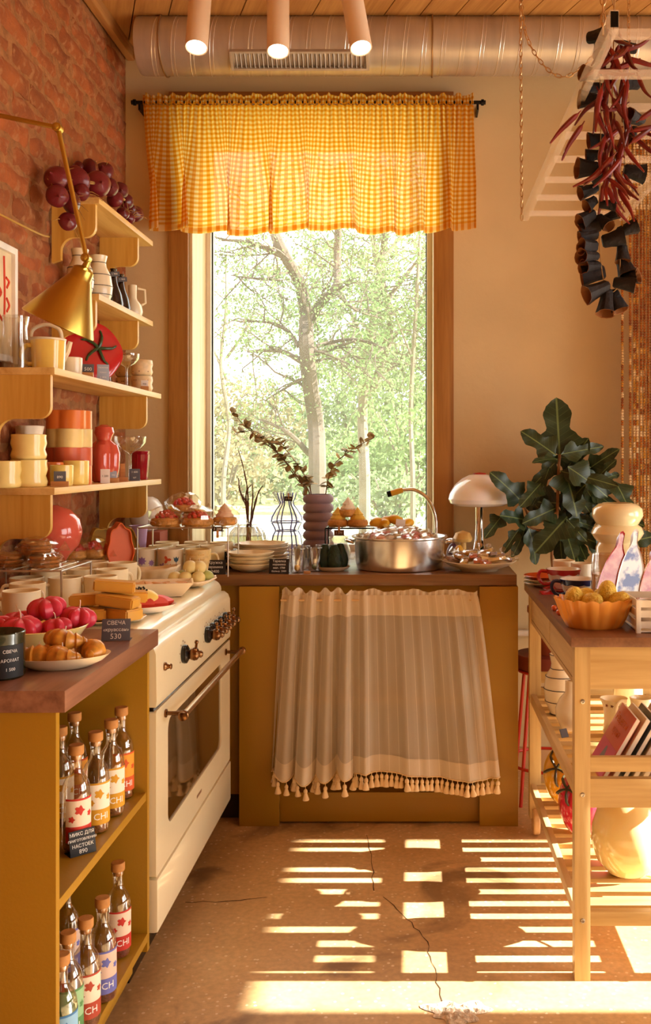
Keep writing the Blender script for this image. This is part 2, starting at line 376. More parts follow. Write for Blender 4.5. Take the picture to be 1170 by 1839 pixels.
# ceiling planks laid on the diagonal
m_plank = WOOD('ceiling_pine', (206,152,84), (176,120,60), 'Y', .5)
ceil = struct(MB().box((XL-.3, YF-.2, ZC+.016), (XR+.2, GY+.12, ZC+.2)).build('ceiling', M('ceiling_void', (60,40,22), .9), smooth=False), 'pine tongue and groove board ceiling')
ang = math.radians(20); U = Vector((math.sin(ang), -math.cos(ang))); V = Vector((math.cos(ang), math.sin(ang)))
def clip(poly, ax, lim, keep_less):
    out = []
    for i in range(len(poly)):
        a, b = poly[i], poly[(i+1) % len(poly)]; ia = (a[ax] <= lim) == keep_less or a[ax] == lim; ib = (b[ax] <= lim) == keep_less or b[ax] == lim
        if ia: out.append(a)
        if ia != ib: t = (lim-a[ax])/(b[ax]-a[ax]); out.append(a+(b-a)*t)
    return out
for k in range(-14, 44):
    o = Vector((XL, YB))+V*(k*.132); q = [o-U*9+V*.002, o+U*9+V*.002, o+U*9+V*.13, o-U*9+V*.13]
    for ax, lim, less in ((0, XL, False), (0, XR, True), (1, YF, False), (1, YB, True)): q = clip(q, ax, lim, less) if q else q
    if len(q) < 3: continue
    c = sum(q, Vector((0,0)))/len(q); loc = Vector((c.x, c.y, 0)); rz = math.atan2(-U.x, U.y)
    Rm = Matrix.Rotation(-rz, 2); loc2 = [Rm @ (p-c) for p in q]
    if sum(loc2[i].x*loc2[(i+1) % len(loc2)].y-loc2[(i+1) % len(loc2)].x*loc2[i].y for i in range(len(loc2))) < 0: loc2.reverse()
    MB().prism([(p.x,p.y) for p in loc2], ZC, ZC+.015).build('plank', m_plank, ceil, smooth=False, loc=(c.x,c.y,0), rot=(0,0,rz))
# ceiling trims
m_trim = WOOD('trim_pine', (196,142,80), (160,104,52), 'Y', .5, knots=False); m_trimx = WOOD('trim_pine_x', (190,136,76), (158,104,54), 'X', .5, knots=False)
struct(MB().bev((XL, YF, ZC-.055), (XL+.03, YB, ZC), .004).build('trim_1', m_trim), 'pine cornice strip along the brick wall')
struct(MB().bev((XL+.03, YB-.02, ZC-.05), (XR, YB, ZC), .004).build('trim_2', m_trimx), 'pine cornice strip above the window wall')
# wooden posts each side of the window and the head board
for i, (a, c) in enumerate(((-1.042, -.96), (.073, .158))):
    struct(MB().bev((a, YB-.018, .90), (c, YB+.01, WZ1), .003).build('trim_%d' % (i+3), m_wood_post), 'knotty pine post beside the window')
struct(MB().bev((-1.042, YB-.018, WZ1), (.158, YB+.01, WZ1+.08), .003).build('trim_5', WOOD('pine_head', (176,112,52), (138,80,32), 'X', .5)))
struct(MB().bev((WX0-.0, YB+.01, .86), (WX0+.012, GY+.1, WZ1), .002).build('trim_6', WOOD('pine_reveal', (224,196,150), (200,164,112), 'Z', .5, knots=False)), 'pale wooden reveal lining left of the pane')
# window 1
def PANE():                                                 # clear glass mixed with a pale translucent veil that imitates outdoor haze
    m = GLASS('pane_glass', (250,252,250), 0, .25); N, L = nodes(m); o = N['Material Output']; g = o.inputs[0].links[0].from_socket
    t = N.new('ShaderNodeBsdfTranslucent'); t.inputs[0].default_value = (.95,.95,.92,1); x = N.new('ShaderNodeMixShader'); x.inputs[0].default_value = .026
    L.new(g, x.inputs[1]); L.new(t.outputs[0], x.inputs[2]); L.new(x.outputs[0], o.inputs[0]); return m
w1 = bpy.data.objects.new('window_1', None); COL.objects.link(w1); w1.location = (0, GY, 0); struct(w1, 'tall fixed window looking onto trees')
fx0, fx1, fz0 = -.948, .073, .90
fr = MB(); gx0, gx1 = -.926, .048
fr.bev((fx0, -.05, fz0), (gx0, .03, WZ1), .004); fr.bev((gx1, -.05, fz0), (fx1, .03, WZ1), .004); fr.bev((gx0, -.05, fz0-.02), (gx1, .03, fz0+.03), .004); fr.bev((gx0, -.05, WZ1-.06), (gx1, .03, WZ1), .004)
fr.build('window_frame', m_white, w1)
gk = MB()
gk.box((gx0, -.03, fz0), (gx0+.006, -.022, WZ1)); gk.box((gx1-.005, -.03, fz0), (gx1, -.022, WZ1)); gk.build('gasket', M('gasket', (46,42,40), .6), w1, smooth=False)
MB().box((gx0, -.004, fz0+.02), (gx1, .004, WZ1-.05)).build('pane', PANE(), w1, smooth=False)
# side windows (out of frame, sunlight enters here)
for i, (a, c) in enumerate(((2.285, 3.40), (-.15, 1.95))):
    w = bpy.data.objects.new('window_%d' % (i+2), None); COL.objects.link(w); w.location = (XR+.1, 0, 0); struct(w)
    b = MB(); b.box((-.03, a, zs), (.03, a+.04, zh)); b.box((-.03, c-.04, zs), (.03, c, zh)); b.box((-.03, a+.04, zs), (.03, c-.04, zs+.04)); b.box((-.03, a+.04, zh-.04), (.03, c-.04, zh)); b.build('window_frame', m_white, w, smooth=False)
# baseboard and wall pipe right of the sink unit
struct(MB().bev((.36, YB-.016, 0), (XR, YB, .10), .003).build('baseboard_back', M('baseboard', (206,160,110), .6, var=.04)))
struct(MB().tube([(.30, YB-.03, .585), (XR, YB-.03, .585)], .014, 10).build('trim_7', M('pipe_white', (225,205,178), .4)), 'cream heating pipe along the wall')

# ------------------------------------------------------------------ mustard kitchen units
m_must = M('mustard_paint', (162,118,20), .45, var=.05, scale=2, bump=.05, bscale=150)
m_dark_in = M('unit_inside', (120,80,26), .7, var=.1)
CF = 3.514                                               # front of the sink unit
su = thing('sink_cabinet', 'mustard painted sink unit with open front under the window', 'cabinet', (-.14, CF, 0))
def sx(px): return (px-VX)*CF/FPX+.14
def sz(py): return CAMZ+(VY-py)*CF/FPX
for a, c in ((432, 503), (861, 930)):
    MB().bev((sx(a), -.025, .0), (sx(c), .0, sz(1052)), .002).build('front_post', m_must, su)
MB().bev((sx(503), .006, sz(1066)), (sx(861), .024, sz(1052)), .001).build('top_rail', m_must, su)
MB().bev((sx(503), .002, sz(1476)), (sx(861), .024, sz(1432)), .001).build('plinth', m_must, su)
MB().bev((sx(503), -.001, sz(1432)), (sx(861), .5, sz(1423)), .001).build('bottom_board', m_must, su)
MB().bev((sx(503), .002, sz(1423)), (sx(511), .024, sz(1066)), .001).build('inner_stile', m_must, su)
MB().bev((sx(853), .002, sz(1423)), (sx(861), .024, sz(1066)), .001).build('inner_stile', m_must, su)
for a in (432, 918): MB().bev((sx(a), .001, .0), (sx(a+12), .58, sz(1052)), .001).build('side_panel', m_must, su)
MB().box((sx(446), .56, .1), (sx(916), .575, sz(1053))).build('back_panel', m_dark_in, su, smooth=False)
MB().bev((sx(512), .05, .42), (sx(852), .5, .44), .001).build('shelf', m_must, su)
fp = thing('filler_cabinet', 'narrow mustard filler panel between cooker and sink unit', 'cabinet', (-.64, CF, 0))
def fx(px): return (px-VX)*(CF+.02)/FPX+.64
MB().bev((fx(380), .02, .10), (fx(431.5), .04, sz(1052)), .001).build('panel', m_must, fp)
MB().box((fx(380), .06, .0), (fx(431), .075, .10)).build('kick_board', M('kick_dark', (62,42,26), .7), fp, smooth=False)
m_top = WOOD('worktop_oak', (142,98,54), (104,66,34), 'X', .35, coat=.15, knots=False)
m_top2 = WOOD('worktop_oak_y', (150,104,80), (112,72,54), 'Y', .3, coat=.2, knots=False)
wt = MB(); wt.bev((-1.215, CF-.012, .86), (.362, YB-.001, .90), .003)
struct(MB().box((WX0+.012, YB, .8605), (WX1, GY-.05, .8995)).build('trim_8', m_top, smooth=False), 'oak window sill level with the worktop')
tag(wt.build('worktop', m_top), 'oiled oak worktop running beneath the window', 'worktop')
# left open cabinet
LX = -.641; y0, y1 = 1.765, 2.388
lc = thing('open_cabinet', 'mustard open cabinet with bottle shelves left of the cooker', 'cabinet', (LX-.29, y0, 0))
x0, x1 = -.285, .278
MB().bev((x0, 0, .0), (x1, .018, .858), .001).build('side_panel', m_must, lc)
MB().bev((x0, .600, .12), (x1, .618, .858), .001).build('side_panel', m_must, lc)
MB().bev((x0, .018, .145), (x1, .600, .165), .001).build('bottom_board', m_must, lc)
MB().bev((x0+.02, .018, .488), (x1-.003, .600, .508), .001).build('shelf', m_must, lc)
MB().box((x0, .018, .165), (x0+.012, .600, .858)).build('back_panel', m_must, lc, smooth=False)
MB().bev((x1-.045, .018, .085), (x1-.027, .57, .1445), .001).build('plinth', m_must, lc)
MB().lathe([(.02,0),(.022,.01),(.015,.02),(.015,.115)], 12, TR((x1-.10, .52, .0))).build('foot', M('black_plastic', (22,20,18), .5), lc)
MB().lathe([(.02,0),(.022,.01),(.015,.02),(.015,.115)], 12, TR((x1-.10, .15, .0))).build('foot', MATS['black_plastic'], lc)
tag(MB().bev((XL+.005, 1.755, .86), (LX+.008, 2.392, .90), .003).build('worktop', m_top2), 'short oak worktop on the open bottle cabinet', 'worktop')

# ------------------------------------------------------------------ cooker
m_enamel = M('cream_enamel', (232,218,182), .22, var=.02, coat=.5)
m_brass_d = M('aged_bronze', (120,84,52), .25, metal=1, var=.2)
m_black = M('black_gloss', (20,16,14), .2)
ck0, ck1 = 2.397, 3.352; ym = (ck0+ck1)/2; cw = (ck1-ck0)/2
ck = thing('cooker', 'cream enamel range cooker with bronze knobs and dark oven window', 'cooker', (LX-.3, ym, 0))
X = .3
def yz_prism(b, pts, xa, xb):   # profile in x-z extruded along y
    n = len(pts); v = [(x, xa, z) for x, z in pts]+[(x, xb, z) for x, z in pts]
    b.add(v, [tuple(range(n)), tuple(range(2*n-1, n-1, -1))]+[(i, n+i, n+(i+1) % n, (i+1) % n) for i in range(n)]); return b
body = MB(); body.box((-.27, -cw, .14), (X-.045, cw, .86)); body.build('body', m_enamel, ck, smooth=False)
lip = [(X-.02,.845),(X-.022,.862)]+arc(X-.062,.868,.032,-.2,PI*.55,8)+[(X-.12,.902),(-.27,.902),(-.27,.845)]
yz_prism(MB(), lip, -cw, cw).build('cooktop', m_enamel, ck, angle=50)
pan = [(X-.04,.705),(X,.705),(X+.002,.72),(X,.835),(X-.006,.852),(X-.02,.862),(X-.04,.862)]
yz_prism(MB(), pan, -cw, cw).build('control_panel', m_enamel, ck, angle=50)
MB().box((X-.03, -cw+.002, .695), (X-.006, cw-.002, .7055)).build('gap', m_black, ck, smooth=False)
# door: frame plus glass
dy0, dy1, dz0, dz1 = -cw+.002, cw-.002, .284, .695
def rrect(a, b, c, d, r, n=5):
    P = []
    for cx, cz, s in ((b-r, d-r, 0), (a+r, d-r, 1), (a+r, c+r, 2), (b-r, c+r, 3)):
        P += [(cx+r*math.cos(PI/2*s+PI/2*i/n), cz+r*math.sin(PI/2*s+PI/2*i/n)) for i in range(n+1)]
    return P
def frame_plate(outer, inner, x, t):
    n = len(outer); b = MB(); v = [(x, p[0], p[1]) for p in outer]+[(x, p[0], p[1]) for p in inner]+[(x-t, p[0], p[1]) for p in outer]+[(x-t, p[0], p[1]) for p in inner]
    f = []
    for i in range(n):
        j = (i+1) % n; f += [(i,j,n+j,n+i),(2*n+j,2*n+i,3*n+i,3*n+j),(j,i,2*n+i,2*n+j),(n+i,n+j,3*n+j,3*n+i)]
    return b.add(v, f)
wy0, wy1, wz0, wz1 = 2.515-ym, 3.205-ym, .372, .645
door = frame_plate(rrect(dy0, dy1, dz0, dz1, .008), rrect(wy0, wy1, wz0, wz1, .03), X, .03).build('oven_door', m_enamel, ck)
MB().box((X-.02, wy0-.005, wz0-.005), (X-.004, wy1+.005, wz1+.005)).build('oven_window', M('oven_glass', (52,32,14), .06, var=.1, coat=.6, spec=.8), door, smooth=False)
dr = MB().bev((X-.03, dy0, .148), (X+.004, dy1, .280), .008); dr.build('drawer', m_enamel, ck)
MB().box((X-.022, dy0, .138), (X-.018, dy1, .150)).build('drawer_shadow_gap', m_black, ck, smooth=False)
hd = MB(); hy0, hy1 = 2.487-ym, 3.27-ym
hd.tube([(X+.052, hy0-.035, .668), (X+.052, hy1+.03, .668)], .0085, 12)
hdl = hd.build('door_handle', M('brushed_bar', (196,160,120), .28, metal=1, var=.1), door)
for yy, sg in ((hy0, -1), (hy1, 1)):
    e = MB(); e.cyl((X-.001, yy, .668), (X+.052, yy, .668), .0055, 10); e.lathe([(.011,0),(.011,.004),(.006,.006)], 12, TR((X, yy, .668), (0, PI/2, 0)))
    e.lathe([(.0088,0),(.013,.003),(.013,.010),(.0095,.013),(.0125,.018),(.011,.024),(.004,.027)], 12, TR((X+.052, yy+sg*.012, .668), (-sg*PI/2, 0, 0)))
    e.build('handle_mount', m_brass_d, hdl)
kb = MB(); kb.lathe([(.024,0),(.026,.006),(.025,.012),(.018,.016),(.012,.020)], 20, TR((0,0,0), (0,PI/2,0))); knob_base = kb.mesh('rosette', m_black)
kb = MB(); kb.lathe([(.012,.018),(.016,.024),(.018,.032),(.016,.040),(.009,.045),(.010,.050),(.006,.055)], 18, TR((0,0,0), (0,PI/2,0)))
kb.tube([(.034,0,-.012),(.034,0,.030)], [.005,.0035], 8); kb.ball((.034,0,.034), .006, 10, 6); knob_top = kb.mesh('grip', m_brass_d)
for yy in (2.67, 2.965, 3.03, 3.095, 3.16, 3.235):
    k = inst(knob_base, 'knob', ck, (X+.001, yy-ym, .782)); inst(knob_top, 'grip', k, (0,0,0), (R.uniform(-.3,.3) if yy > 2.8 else -.5,0,0))
inst(MB().lathe([(.011,0),(.011,.004),(.007,.008),(.005,.014),(.008,.016),(.006,.019)], 12, TR((0,0,0), (0,PI/2,0))).mesh('button', m_brass_d), 'button', ck, (X+.001, 2.475-ym, .79))
m_mark = M('print_brown', (120,84,50), .6)
for yy in (2.67, 2.965, 3.03, 3.095, 3.16, 3.235):
    b = MB(); 
    for q in range(7): a = -PI*.15+PI*1.3*q/6; b.cbox((X+.0018, yy-ym+.036*math.cos(a), .782+.036*math.sin(a)), (.0006,.004,.004))
    b.build('dial_marks', m_mark, ck, smooth=False)
MB().box((X+.0002, -.03, .325), (X+.001, .03, .333)).build('maker_mark', m_mark, door, smooth=False)
MB().box((-.2, -cw+.05, 0), (X-.08, cw-.05, .14)).build('plinth', m_black, ck, smooth=False)
# ------------------------------------------------------------------ textiles
def CLOTH(name, kind):
    m = bpy.data.materials.new(name); m.use_nodes = True; N, L = nodes(m); N.remove(N['Principled BSDF']); o = N['Material Output']
    at = N.new('ShaderNodeUVMap'); sp = N.new('ShaderNodeSeparateXYZ'); L.new(at.outputs[0], sp.inputs[0])
    def stripe(sock, per, duty):
        d = N.new('ShaderNodeMath'); d.operation='DIVIDE'; d.inputs[1].default_value = per; L.new(sock, d.inputs[0])
        f = N.new('ShaderNodeMath'); f.operation='FRACT'; L.new(d.outputs[0], f.inputs[0])
        c = N.new('ShaderNodeMath'); c.operation='LESS_THAN'; c.inputs[1].default_value = duty; L.new(f.outputs[0], c.inputs[0]); return c.outputs[0]
    def mixc(fac, a, b):
        x = N.new('ShaderNodeMix'); x.data_type='RGBA'; L.new(fac, x.inputs[0])
        for s, c in ((6, a), (7, b)):
            if isinstance(c, tuple): x.inputs[s].default_value = c
            else: L.new(c, x.inputs[s])
        return x.outputs[2]
    df = N.new('ShaderNodeBsdfDiffuse'); tl = N.new('ShaderNodeBsdfTranslucent'); tp = N.new('ShaderNodeBsdfTransparent')
    m1 = N.new('ShaderNodeMixShader'); m2 = N.new('ShaderNodeMixShader')
    L.new(df.outputs[0], m1.inputs[1]); L.new(tl.outputs[0], m1.inputs[2]); L.new(m1.outputs[0], m2.inputs[1]); L.new(tp.outputs[0], m2.inputs[2]); L.new(m2.outputs[0], o.inputs[0])
    if kind == 'gingham':
        a = stripe(sp.outputs[0], .0215, .5); b = stripe(sp.outputs[1], .0215, .5)
        s = N.new('ShaderNodeMath'); s.operation='ADD'; L.new(a, s.inputs[0]); L.new(b, s.inputs[1])
        h = N.new('ShaderNodeMath'); h.operation='MULTIPLY'; h.inputs[1].default_value = .5; L.new(s.outputs[0], h.inputs[0])
        r = N.new('ShaderNodeValToRGB'); r.color_ramp.interpolation='CONSTANT'; e = r.color_ramp.elements
        e[0].position = 0; e[0].color = rgb(248,224,160); e[1].position = .75; e[1].color = rgb(222,138,14); q = e.new(.25); q.color = rgb(236,176,66)
        L.new(h.outputs[0], r.inputs[0]); c = r.outputs[0]
        L.new(c, df.inputs[0]); L.new(c, tl.inputs[0]); m1.inputs[0].default_value = .72; m2.inputs[0].default_value = .03
    else:
        a = stripe(sp.outputs[0], .050, .06); w = stripe(sp.outputs[0], .0032, .5)
        c = mixc(a, rgb(248,232,206), rgb(252,240,220)); L.new(c, df.inputs[0]); L.new(c, tl.inputs[0]); m1.inputs[0].default_value = .35
        t = N.new('ShaderNodeMath'); t.operation='MULTIPLY_ADD'; t.inputs[1].default_value = -.16; t.inputs[2].default_value = .33 if kind == 'sheer' else .12; L.new(a, t.inputs[0])
        t2 = N.new('ShaderNodeMath'); t2.operation='MAXIMUM'; t2.inputs[1].default_value = 0; L.new(t.outputs[0], t2.inputs[0]); L.new(t2.outputs[0], m2.inputs[0])
    MATS[name] = m; return m
m_ging = CLOTH('gingham', 'gingham'); m_sheer = CLOTH('sheer', 'sheer'); m_sheer2 = CLOTH('sheer_double', 'dense')
def cloth_grid(nu, nv, fn, name, mat, parent, uvfn):
    b = MB().grid(nu, nv, fn); o = b.build(name, mat, parent, angle=180); me = o.data; uvl = me.uv_layers.new(name='UVMap')
    uv = [uvfn(i/nu, j/nv) for j in range(nv+1) for i in range(nu+1)]
    for l in me.loops: uvl.data[l.index].uv = uv[l.vertex_index]
    return o
# gingham valance on a black rod
RY = 4.02; rodz = CAMZ+(VY-184)*RY/FPX; vx0 = (258-VX)*RY/FPX; vx1 = (851-VX)*RY/FPX; vw = vx1-vx0; vz1 = CAMZ+(VY-172)*RY/FPX; vz0 = CAMZ+(VY-414)*RY/FPX
va = thing('gingham_valance', 'gathered yellow gingham valance with ruffled heading over the window', 'curtain', (vx0, RY, rodz))
def wv(x): return 2*PI*(x*6.6+.28*math.sin(4.6*x+.4)+.12*math.sin(11*x))
H = vz1-rodz
def vfn(u, v):
    z = (rodz-.012)+(vz0-rodz+.012)*v; x = u*vw; g = min(1, v*1.5)*(.75+.25*v); w = wv(x); am = .75+.35*math.sin(3.1*x+1)
    y = am*.026*math.cos(w)*g+.006*math.cos(2*PI*x*15.3+2)*g+.006*math.sin(2*PI*x*38+2*math.sin(20*x))*(1-min(1, v*2.5))+.012*v
    xx = x+am*.043*math.sin(w)*g*(.6+.4*v)-.0*v; sag = .010*math.sin(x*10+.6)+.008*math.sin(w)*v
    return (min(max(xx, -.012), vw+.012), min(y, .06)-.004, z-rodz+sag*v)
fab = cloth_grid(420, 40, vfn, 'fabric', m_ging, va, lambda u, v: (u*vw*1.35, .6*v))
def rfn(u, v):
    a = u*vw; y = (.010*math.sin(a*2*PI*36+2.2*math.sin(17*a))+.006*math.sin(a*2*PI*61))*(.5+.5*abs(v-.45))
    return (a, y-.012, -.012+.040*v+.006*math.sin(a*90+3*math.sin(9*a))*v)
cloth_grid(560, 6, rfn, 'ruffle', m_ging, va, lambda u, v: (u*vw*1.7, .045*v))
def hfn(u, v):
    p = vfn(u, .955+.05*v); return (p[0], p[1]-.003, p[2])
hem = cloth_grid(420, 2, hfn, 'hem', m_ging, va, lambda u, v: (u*vw*1.35, .012+.004*v))
m_blk = M('black_metal', (18,16,15), .4, metal=.6)
rod = MB().tube([(-.03, 0, 0), (vw+.03, 0, 0)], .0075, 10).build('rod', m_blk, va)
for xx, s in ((-.03, -1), (vw+.03, 1)):
    MB().lathe([(.008,0),(.013,.002),(.013,.012),(.009,.014),(.009,.02)], 10, TR((xx, 0, 0), (0, s*PI/2, 0))).build('finial', m_blk, rod)
    MB().box((xx-.004-.012*s, .0, -.03), (xx+.004-.012*s, YB-RY, .008)).build('bracket', m_blk, rod, smooth=False)
# sheer cafe curtain with tassels
SY = CF-.055; cx0 = (507-VX)*SY/FPX; cx1 = (858-VX)*SY/FPX; bx0 = (482-VX)*SY/FPX; bx1 = (899-VX)*SY/FPX
def zz(py): return CAMZ+(VY-py)*SY/FPX
cc = thing('cafe_curtain', 'sheer cream striped cafe curtain with tassel fringe below the worktop', 'curtain', (0, SY, 0))
BU = .36                                                    # gathered part of the width
def warp(u): return u**1.0
def cfn_at(u, v):
    v = max(0, v); xt = cx0+(cx1-cx0)*u; xb = bx0+(bx1-bx0)*u; e = v**.8; x = xt+(xb-xt)*e
    dens = 1 if u < BU else max(.12, 1-(u-BU)/.12)
    endr = max(0, (u-.80)/.2)
    y = dens*(.028*math.sin(2*PI*u*11+.6)+.008*math.sin(2*PI*u*23))*(.55+.45*v)+.014*math.sin(2*PI*u*4.2+1)*v*(1-dens*.4)+endr*.010*math.sin(2*PI*u*17)
    if u < BU: x += .010*math.cos(2*PI*u*11)*v
    top = zz(1068); bot = zz(1392)+.018*math.sin(2*PI*u*1.5+2.7)*1.0+(.012*math.sin(2*PI*u*11) if u < BU else 0)-.012*math.exp(-((u-.62)/.12)**2)+.012*math.exp(-((u-.3)/.1)**2)
    z = top+(bot-top)*v
    return Vector((x, y-.004, z))
NU = 300
cloth_grid(NU, 50, lambda u, v: cfn_at(u, v), 'fabric', m_sheer, cc, lambda u, v: (u*1.15, v*.7))
cloth_grid(NU, 6, lambda u, v: cfn_at(u, .115*v)-Vector((0,.0025+.004*math.sin(PI*v),0)), 'heading', m_sheer2, cc, lambda u, v: (u*1.15, v*.1))
cloth_grid(NU, 5, lambda u, v: cfn_at(u, .905+.095*v)-Vector((0,.002,0)), 'hem', m_sheer2, cc, lambda u, v: (u*1.15, v*.1))
cloth_grid(NU, 5, lambda u, v: cfn_at(u, 0)+Vector((0,.004*math.sin(u*190)-.001,.016*v*(1+.3*math.sin(u*31)+(.5*math.sin(u*92) if u < BU else .15*math.sin(u*57))))), 'ruffle', m_sheer2, cc, lambda u, v: (u*1.15, v*.02))
MB().tube([(cx0-.005, .0, zz(1078)), (cx1+.005, .0, zz(1078))], .004, 8).build('rod', M('cream_rod', (225,190,140), .4), cc)
m_tas = M('tassel_cotton', (236,206,158), .9, var=.1)
tm = MB(); tm.lathe([(.002,0),(.0105,-.028),(.0092,-.030),(.0045,-.012),(.0035,-.009),(.0062,-.006),(.0060,0),(.003,.004)][::-1], 10); tm.tube([(0,0,.003),(0,0,.016)], .0012, 5); tas = tm.mesh('tassel', m_tas)
br = []
NT = 46
for i in range(NT):
    u = (i+.5)/NT; p = cfn_at(u, 1); inst(tas, 'tassel', cc, (p.x, p.y-.003, p.z-.015), (R.uniform(-.1,.1), R.uniform(-.15,.15), R.uniform(0,3)), R.uniform(1.1,1.3))
MB().tube([cfn_at(i/150, 1)+Vector((0,-.003,0)) for i in range(151)], .0022, 6).build('braid', m_tas, cc)

# ------------------------------------------------------------------ ventilation duct
m_galv = M('galvanised_steel', (206,198,186), .42, metal=.75, var=.12, scale=3, stretch=(6,1,1))
DY, DR = 3.87, .111; dz = CAMZ+(VY-83)*DY/FPX; dx0 = (252-VX)*DY/FPX
du = thing('ventilation_duct', 'galvanised spiral ventilation duct running along the ceiling', 'duct', (dx0, DY, dz))
MB().lathe([(DR*.9,0),(DR*.98,.002),(DR,.012),(DR,XR-dx0-.02)], 48, TR((0,0,0), (0,PI/2,0))).build('pipe', m_galv, du)
def seam(x0, n=1):
    return [(x0+.058*t/40*1.0, (DR+.0006)*math.sin(2*PI*t/40), (DR+.0006)*math.cos(2*PI*t/40)) for t in range(41)]
sp1 = []; L0 = XR-dx0-.1; pitch = .075; nt = int(L0/pitch*24)
for t in range(nt): a = 2*PI*t/24; sp1.append((.02+pitch*t/24, (DR+.0004)*math.sin(a), (DR+.0004)*math.cos(a)))
MB().tube(sp1, .0022, 5).build('spiral_seam', M('seam_steel', (224,214,198), .35, metal=.8, var=.05), du)
sp2 = [(x+.014, y*1.0, z) for x, y, z in sp1]; MB().tube(sp2, .0014, 5).build('spiral_seam', MATS['seam_steel'], du)
for xx in (.10, 1.16, 2.3):
    b = MB(); b.tube([(xx, (DR+.004)*math.sin(2*PI*t/32), (DR+.004)*math.cos(2*PI*t/32)) for t in range(32)], .0035, 6, closed=True)
    b.cyl((xx, 0, DR), (xx, 0, ZC-dz+.0), .004, 8); b.box((xx-.012, -.012, DR), (xx+.012, .012, DR+.02)); b.build('clamp', M('clamp_steel', (170,140,104), .35, metal=.9), du)
# grille
gr = thing('air_grille', 'long louvred air grille set into the underside of the duct', 'vent', (0, DY, dz))
ga, gb = (426-VX)*DY/FPX, (660-VX)*DY/FPX; gt = math.radians(-62)
Tg = TR((0,0,0), (math.radians(62-90), 0, 0))
def gT(b): return b
f = MB()
for (a, c, h0, h1) in ((ga-.01, gb+.01, .030, .038), (ga-.01, gb+.01, -.038, -.030), (ga-.01, ga, -.03, .03), (gb, gb+.01, -.03, .03)):
    f.box((a, -DR-.016, h0), (c, -DR+.02, h1), TR((0,0,0), (math.radians(48),0,0)))
f.build('grille_frame', m_galv, gr, smooth=False)
MB().box((ga, -DR+.004, -.03), (gb, -DR+.008, .03), TR((0,0,0), (math.radians(48),0,0))).build('backing', M('vent_dark', (40,28,18), .8), gr, smooth=False)
lv = MB().box((-.001, -.010, -.03), (.001, .008, .03), TR((0,0,0), (0,0,.5))).mesh('louvre', m_galv, False)
for i in range(30):
    x = ga+(gb-ga)*(i+.5)/30; o = inst(lv, 'louvre', gr, (x,0,0)); o.rotation_euler = (math.radians(48),0,0)
    o.location = Vector((x, 0, 0))+Matrix.Rotation(math.radians(48),3,'X') @ Vector((0, -DR-.002, 0))

# ------------------------------------------------------------------ spotlights
m_spot = M('spot_white', (232,206,176), .45, var=.02); m_lens = EMIT('spot_lens', (255,244,225), 9)
for nm, bot, top in (('leftmost of three ceiling spotlights, leaning right at the top', (353,86), (362,-30)), ('middle of three ceiling spotlights, hanging straight', (500,93), (500,-30)), ('rightmost of three ceiling spotlights, leaning left at the top', (649,87), (628,-30))):
    p = G(*bot, 2.95); q = G(*top, 3.03); d = (q-p).normalized()
    t = thing('ceiling_spotlight', 'white cylinder '+nm, 'spotlight', p)
    rot = d.to_track_quat('Z', 'Y').to_euler()
    MB().lathe([(.0,.012),(.028,.012),(.030,.002),(.033,.0),(.034,.003),(.034,.215),(.030,.22),(.0,.22)], 28).build('housing', m_spot, t, rot=rot)
    MB().lathe([(0,.006),(.029,.006)], 24).build('lens', m_lens, t, rot=rot)
    MB().tube([(0,-.036,.11),(0,-.036,.25)], .006, 10).build('arm', m_spot, t, rot=rot)
    top_p = d*.23; MB().cyl(top_p, (top_p.x, top_p.y, ZC-p.z), .011, 12).build('stem', m_spot, t)
    lo = lamp('spot_beam', 'SPOT', p-d*.02, -d, 8, (1,.82,.58), spot_size=math.radians(70), spot_blend=.7, shadow_soft_size=.03)
    lo.parent = t; lo.location = -d*.02

# ------------------------------------------------------------------ wall shelves
m_pine = WOOD('shelf_pine', (232,190,116), (206,154,78), 'Y', .45); m_pinez = WOOD('bracket_pine', (224,174,82), (202,146,56), 'Z', .45)
SH = {1: (2.185, -1.054, 3.236, 3.90), 2: (1.865, -1.054, 3.236, 3.90), 3: (1.575, -1.02, 2.746, 3.897), 4: (1.235, -1.02, 2.746, 3.897)}
names = {1: 'top pine wall shelf carrying the red onion braid', 2: 'short pine wall shelf holding jug and dark bottles', 3: 'long pine wall shelf holding the tomato plate', 4: 'lowest long pine wall shelf holding stacked flower tins'}
for k, (z, xf, ya, yb) in SH.items():
    d = xf-XL; t = thing('wall_shelf', names[k], 'shelf', (XL+.004, (ya+yb)/2, z-.02)); hl = (yb-ya)/2
    MB().bev((0, -hl, 0), (d-.004, hl, .02), .002).build('board', m_pine, t)
    for yy in (-hl+.012, hl-.16):
        w = d-.02; h = .11 if k < 3 else .125
        P = [(0,0),(w,0)]+[(w-.035+.035*math.cos(a*PI/12), -h+.035-.035*math.sin(a*PI/12)) for a in range(7)]
        P += [(.075,-h)]+[(.075-.045*math.sin(a*PI/12), -h-.045+.045*math.cos(a*PI/12)) for a in range(1,7)]+[(.03,-h-.075),(0,-h-.085)]
        b = MB(); n = len(P); v = [(x,yy,z2) for x,z2 in P]+[(x,yy+.018,z2) for x,z2 in P]
        b.add(v, [tuple(range(n-1,-1,-1)), tuple(range(n,2*n))]+[(i,(i+1)%n,n+(i+1)%n,n+i) for i in range(n)]); b.build('bracket', m_pinez, t, angle=40)

